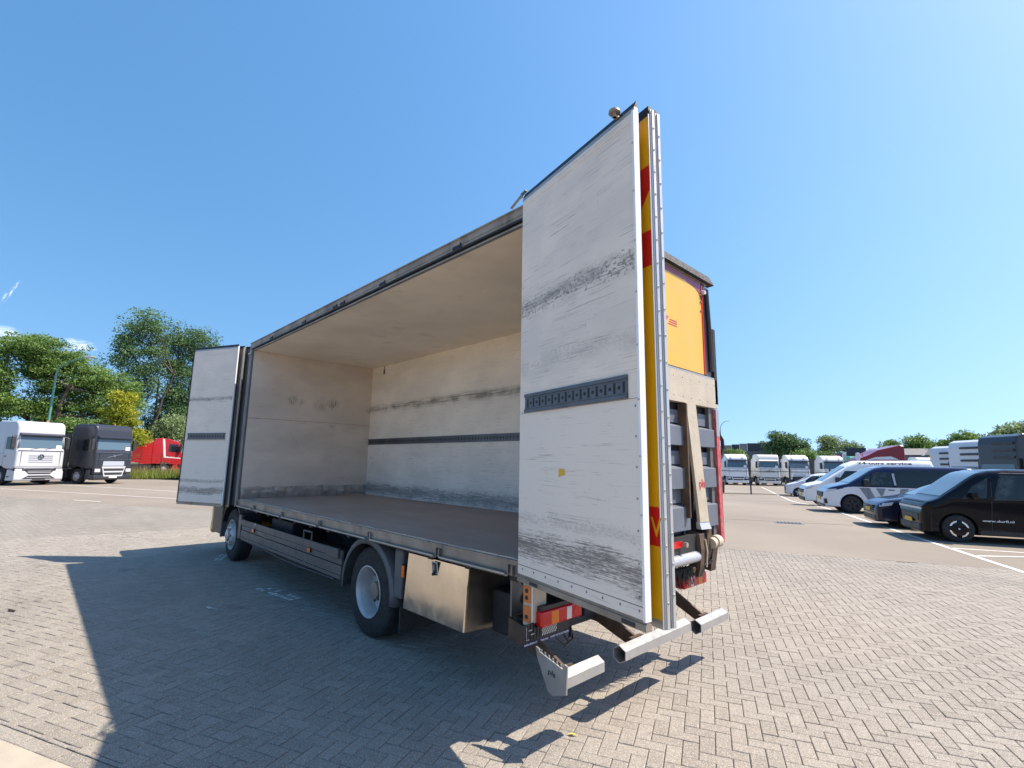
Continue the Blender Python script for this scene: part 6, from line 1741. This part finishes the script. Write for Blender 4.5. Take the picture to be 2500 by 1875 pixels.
# ------------------------------------------------------------------ lamp posts, bin, yard fence, walls and buildings on the right
MAT.update(lampgreen=paint('lamp_green', (.10,.26,.20), .45, .2, .05, 2), lampgrey=paint('lamp_grey', (.20,.24,.25), .45, .4, .05, 2),
           brickdark=paint('cladding_dark', (.045,.048,.058), .6, 0, .1, .6), cladbeige=paint('cladding_beige', (.30,.275,.24), .7, 0, .06, .8),
           wallgrey=paint('grey_wall', (.15,.15,.155), .8, 0, .1, .5), tiles=paint('roof_tiles', (.17,.165,.165), .7, 0, .12, 1.2), tilesdark=paint('roof_tiles_dark', (.04,.042,.05), .6, 0, .1, 1.2),
           binp=paint('bin_plastic', (.055,.057,.062), .5, 0, .1, 4), fencep=paint('fence_dark', (.03,.032,.036), .5, .3, .1, 4))
def lamp(px, D, pytop, armpx, mat, label, zb=0, armdx=1.9, rtop=.05):
    b = pt(px, 1160, D); zt = pt(px, pytop, D).z - zb
    t = thing('street_lamp', label, 'street lamp', (b.x, b.y, zb))
    t.rotation_euler.z = math.atan2(RV.y, RV.x)
    MB().cyl((0,0,0),(0,0,zt*.86),.10,rtop+.01,12).build('pole', mat, t, smooth=True)
    MB().tube([(0,0,zt*.86),(.1,0,zt*.91),(armdx*.45,0,zt*.965),(armdx,0,zt)], rtop, 8).build('arm', mat, t, smooth=True)
    MB().prism([(armdx-.05,zt-.05),(armdx+.62,zt-.0),(armdx+.66,zt+.05),(armdx+.35,zt+.11),(armdx-.02,zt+.08)], -.13, .13, 'y').build('lamp_head', MAT['p_lgrey'], t, bevel=.03)
lamp(97, 47, 866, 0, MAT['lampgreen'], 'green street lamp with curved arm behind the white lorry')
lamp(1764, 92, 1028, 0, MAT['lampgrey'], 'slim grey street lamp beyond the wheelie bin', -.5, 1.0)

def bin_():
    q = gp(1761, 1204, -.5)
    t = thing('wheelie_bin', 'dark grey wheelie bin standing at the yard fence', 'bin', (q.x, q.y, -.5), rad(118))
    MB().add([(-.22,-.25,.06),(.22,-.25,.06),(.22,.25,.06),(-.22,.25,.06),(-.30,-.29,.98),(.28,-.29,.98),(.28,.29,.98),(-.30,.29,.98)], [(3,2,1,0),(4,5,6,7),(0,1,5,4),(1,2,6,5),(2,3,7,6),(3,0,4,7)]).build('body', MAT['binp'], t, bevel=.03)
    MB().prism([(-.36,.985),(.31,.985),(.31,1.02),(-.1,1.08),(-.36,1.05)], -.30, .30, 'y').build('lid', MAT['binp'], t, bevel=.015)
    for s in (1,-1): MB().cyl((-.24,.20*s,.10),(-.24,.26*s,.10),.10,None,16).build('wheel', MAT['tyre'], t)
    MB().cyl((-.38,-.22,1.0),(-.38,.22,1.0),.016,None,8).build('handle', MAT['binp'], t)
bin_()

def yard_fence():
    a = gp(1834, 1207, -.5); b = pt(2062, 1200, 50.5); b.z = -.5
    d = Vector((b.x-a.x, b.y-a.y, 0)); Ln = d.length
    t = thing('yard_fence', 'low dark fence of single rail and slim posts before the white lorries', 'fence', (a.x, a.y, -.5), math.atan2(d.y, d.x))
    x = 0.0; step = Ln/2.32
    while x < Ln+4:
        MB().box(x-.045,x+.045,-.045,.045,0,2.35 if x > 1 else 2.02).build('post', MAT['fencep'], t); x += step
    MB().box(-4.2,Ln+3,-.025,.025,1.93,1.98).build('rail', MAT['fencep'], t)
    MB().box(-4.2,Ln+3,-.02,.02,.03,.07).build('rail', MAT['fencep'], t)
yard_fence()

def slab(name, mat, parent, px0, px1, py, D0, D1, depth, zb=-.5, pyb=None, top2=None):
    """block whose front runs between two sight lines; top from photo row py"""
    a, b = pt(px0, py, D0), pt(px1, py if top2 is None else top2, D1)
    na = Vector((a.x-CAM.x, a.y-CAM.y, 0)).normalized()*depth
    z0 = zb if pyb is None else pt(px0, pyb, D0).z
    O = parent.location if parent else Vector((0,0,0))
    V = [Vector((a.x,a.y,z0)), Vector((b.x,b.y,z0)), Vector((b.x,b.y,z0))+na, Vector((a.x,a.y,z0))+na,
         Vector((a.x,a.y,a.z)), Vector((b.x,b.y,b.z)), Vector((b.x,b.y,b.z))+na, Vector((a.x,a.y,a.z))+na]
    V = [v-O for v in V]
    return MB().add(V, [(3,2,1,0),(4,5,6,7),(0,1,5,4),(1,2,6,5),(2,3,7,6),(3,0,4,7)]).build(name, mat, parent)

def hip(name, mat, parent, px0, px1, pyt, pyb, D0, D1, rise, inset0, inset1):
    """roof slope: eaves between the sight lines at row pyb, ridge further back at row pyt"""
    a, b = pt(px0, pyb, D0), pt(px1, pyb, D1)
    c, e = pt(px1+inset1, pyt, D1+rise), pt(px0+inset0, pyt, D0+rise)
    O = parent.location
    back = Vector((a.x-CAM.x, a.y-CAM.y, 0)).normalized()*rise
    V = [a-O, b-O, c-O, e-O, b-O+back*2, a-O+back*2]
    return MB().add(V, [(0,1,2,3), (1,4,2), (0,3,5), (3,2,4,5)]).build(name, mat, parent)

def buildings():
    q = pt(1840, 1140, 95)
    A = thing('flat_building', 'dark clad flat-roofed building with beige panels behind the white lorries', 'building', (q.x, q.y, -.5))
    slab('wall', MAT['brickdark'], A, 1824, 1896, 1082, 95, 97, 14)
    slab('panel', MAT['cladbeige'], A, 1805, 1823.6, 1083, 95.5, 95, 12)
    slab('panel', MAT['brickdark'], A, 1786, 1804.7, 1085, 96, 95.5, 12)
    slab('panel', MAT['cladbeige'], A, 1765, 1785.7, 1087, 96.5, 96, 12)
    slab('wall', MAT['brickdark'], A, 1720, 1764.7, 1089, 97, 96.5, 12)
    slab('roof_edge', MAT['p_lgrey'], A, 1860, 1897, 1080, 94.9, 96.9, .5, pyb=1081.4)
    a = pt(1896.3, 1082, 97); b = pt(1919, 1102, 97.5); O = A.location
    MB().prism([(0,0),(0,1),(1,0)], 0, 1).build('ramp_roof', MAT['brickdark'], A).data.clear_geometry()
    ro = [o for o in A.children if o.name.startswith('ramp_roof')][0]
    na = Vector((a.x-CAM.x, a.y-CAM.y, 0)).normalized()*12
    V = [Vector((a.x,a.y,-.5)), Vector((b.x,b.y,-.5)), Vector((b.x,b.y,b.z)), Vector((a.x,a.y,a.z))]; V = [v-O for v in V]; V = V+[v+na for v in V]
    ro.data.from_pydata([tuple(v) for v in V], [], [(0,1,2,3),(7,6,5,4),(3,2,6,7),(1,5,6,2),(0,3,7,4)]); ro.data.materials.append(MAT['brickdark'])
    slab('roof_unit', MAT['p_lgrey'], A, 1878, 1884, 1096, 94.4, 94.5, .5, pyb=1101)
    q = pt(1930, 1140, 92)
    Wl = thing('grey_wall', 'long grey boundary wall with pale posts behind the lorries', 'wall', (q.x, q.y, -.5))
    for (p0, p1, y) in ((1765,1812,1101),(1812.6,1878,1101.5),(1878.6,1950,1102.5),(1950.6,2010,1104.5),(2010.6,2066,1106)):
        slab('wall_bay', MAT['wallgrey'], Wl, p0, p1, y, 91, 91.5, .4)
    for p0 in (1812, 1878, 2066): slab('pier', MAT['cladbeige'], Wl, p0-.8, p0+.8, 1100.5, 90.4, 90.4, .4)
    q = pt(2090, 1140, 100)
    Bk = thing('dark_building', 'dark low block beside the maroon lorry', 'building', (q.x, q.y, -.5))
    slab('wall', MAT['brickdark'], Bk, 2066, 2114, 1094, 100, 100.5, 10); slab('roof_edge', MAT['wallgrey'], Bk, 2066, 2114, 1093, 99.8, 100.3, .5, pyb=1094.3)
    q = pt(2230, 1140, 92)
    H_ = thing('tiled_house', 'long low building with pale and dark tiled roof slopes', 'building', (q.x, q.y, -.5))
    slab('wall', MAT['wallgrey'], H_, 2110, 2345, 1111, 92, 93, 8, top2=1113)
    hip('roof', MAT['tiles'], H_, 2112, 2256, 1095, 1110.5, 91.6, 92.4, 5, 8, 16)
    hip('roof', MAT['tilesdark'], H_, 2256.5, 2345, 1093, 1111, 91.4, 92.5, 5, 16, -4)
    slab('roof_vent', MAT['wallgrey'], H_, 2283, 2288, 1106, 90.8, 90.8, .4, pyb=1109)
buildings()

# thin wisps of high cloud over the trees
def cloud():
    t = NT('cloud_wisp')
    at_ = t.new('ShaderNodeAttribute'); at_.attribute_name = 'edge'
    n = t.noise(t.mapping(t.coord(), (.004,.004,.004)), 1.0, 6, .65)
    a_ = t.math('MULTIPLY', t.math('MULTIPLY', at_.outputs['Fac'], t.ramp(n, .36, .66)), .55)
    tr = t.new('ShaderNodeBsdfTransparent'); tl_ = t.new('ShaderNodeBsdfTranslucent'); tl_.inputs[0].default_value = (.9,.9,.92,1)
    mx = t.new('ShaderNodeMixShader'); t.link(a_, mx.inputs[0]); t.link(tr.outputs[0], mx.inputs[1]); t.link(tl_.outputs[0], mx.inputs[2]); t.link(mx.outputs[0], t.out.inputs['Surface'])
    V = []; F_ = []; E_ = []
    for (p0, p1, w) in (((-4,738),(58,684),9), ((-30,815),(60,822),22), ((150,838),(240,852),16)):
        o = len(V); nu, nv = 16, 6
        for j in range(nv+1):
            for i in range(nu+1):
                u = i/nu; v = j/nv*2-1
                px = p0[0]+(p1[0]-p0[0])*u; py = p0[1]+(p1[1]-p0[1])*u + v*w*(1+.3*math.sin(u*5)) + 3*math.sin(u*6)
                h = 1300+25*math.sin(u*9+j)
                d_ = ray(px, py); q = CAM + d_*((h-CAM.z)/d_.z); V.append(tuple(q)); E_.append(max(0, (1-v*v))*max(0, math.sin(math.pi*u))**.7)
        F_ += [(o+j*(nu+1)+i, o+j*(nu+1)+i+1, o+(j+1)*(nu+1)+i+1, o+(j+1)*(nu+1)+i) for j in range(nv) for i in range(nu)]
    me = bpy.data.meshes.new('cloud'); me.from_pydata(V, [], F_); ea = me.attributes.new('edge', 'FLOAT', 'POINT'); ea.data.foreach_set('value', E_); me.materials.append(t.m)
    o = bpy.data.objects.new('cloud', me); COL.objects.link(o); stuff(o); tag(o, 'thin white wisps of high cloud above the trees', 'cloud')
cloud()
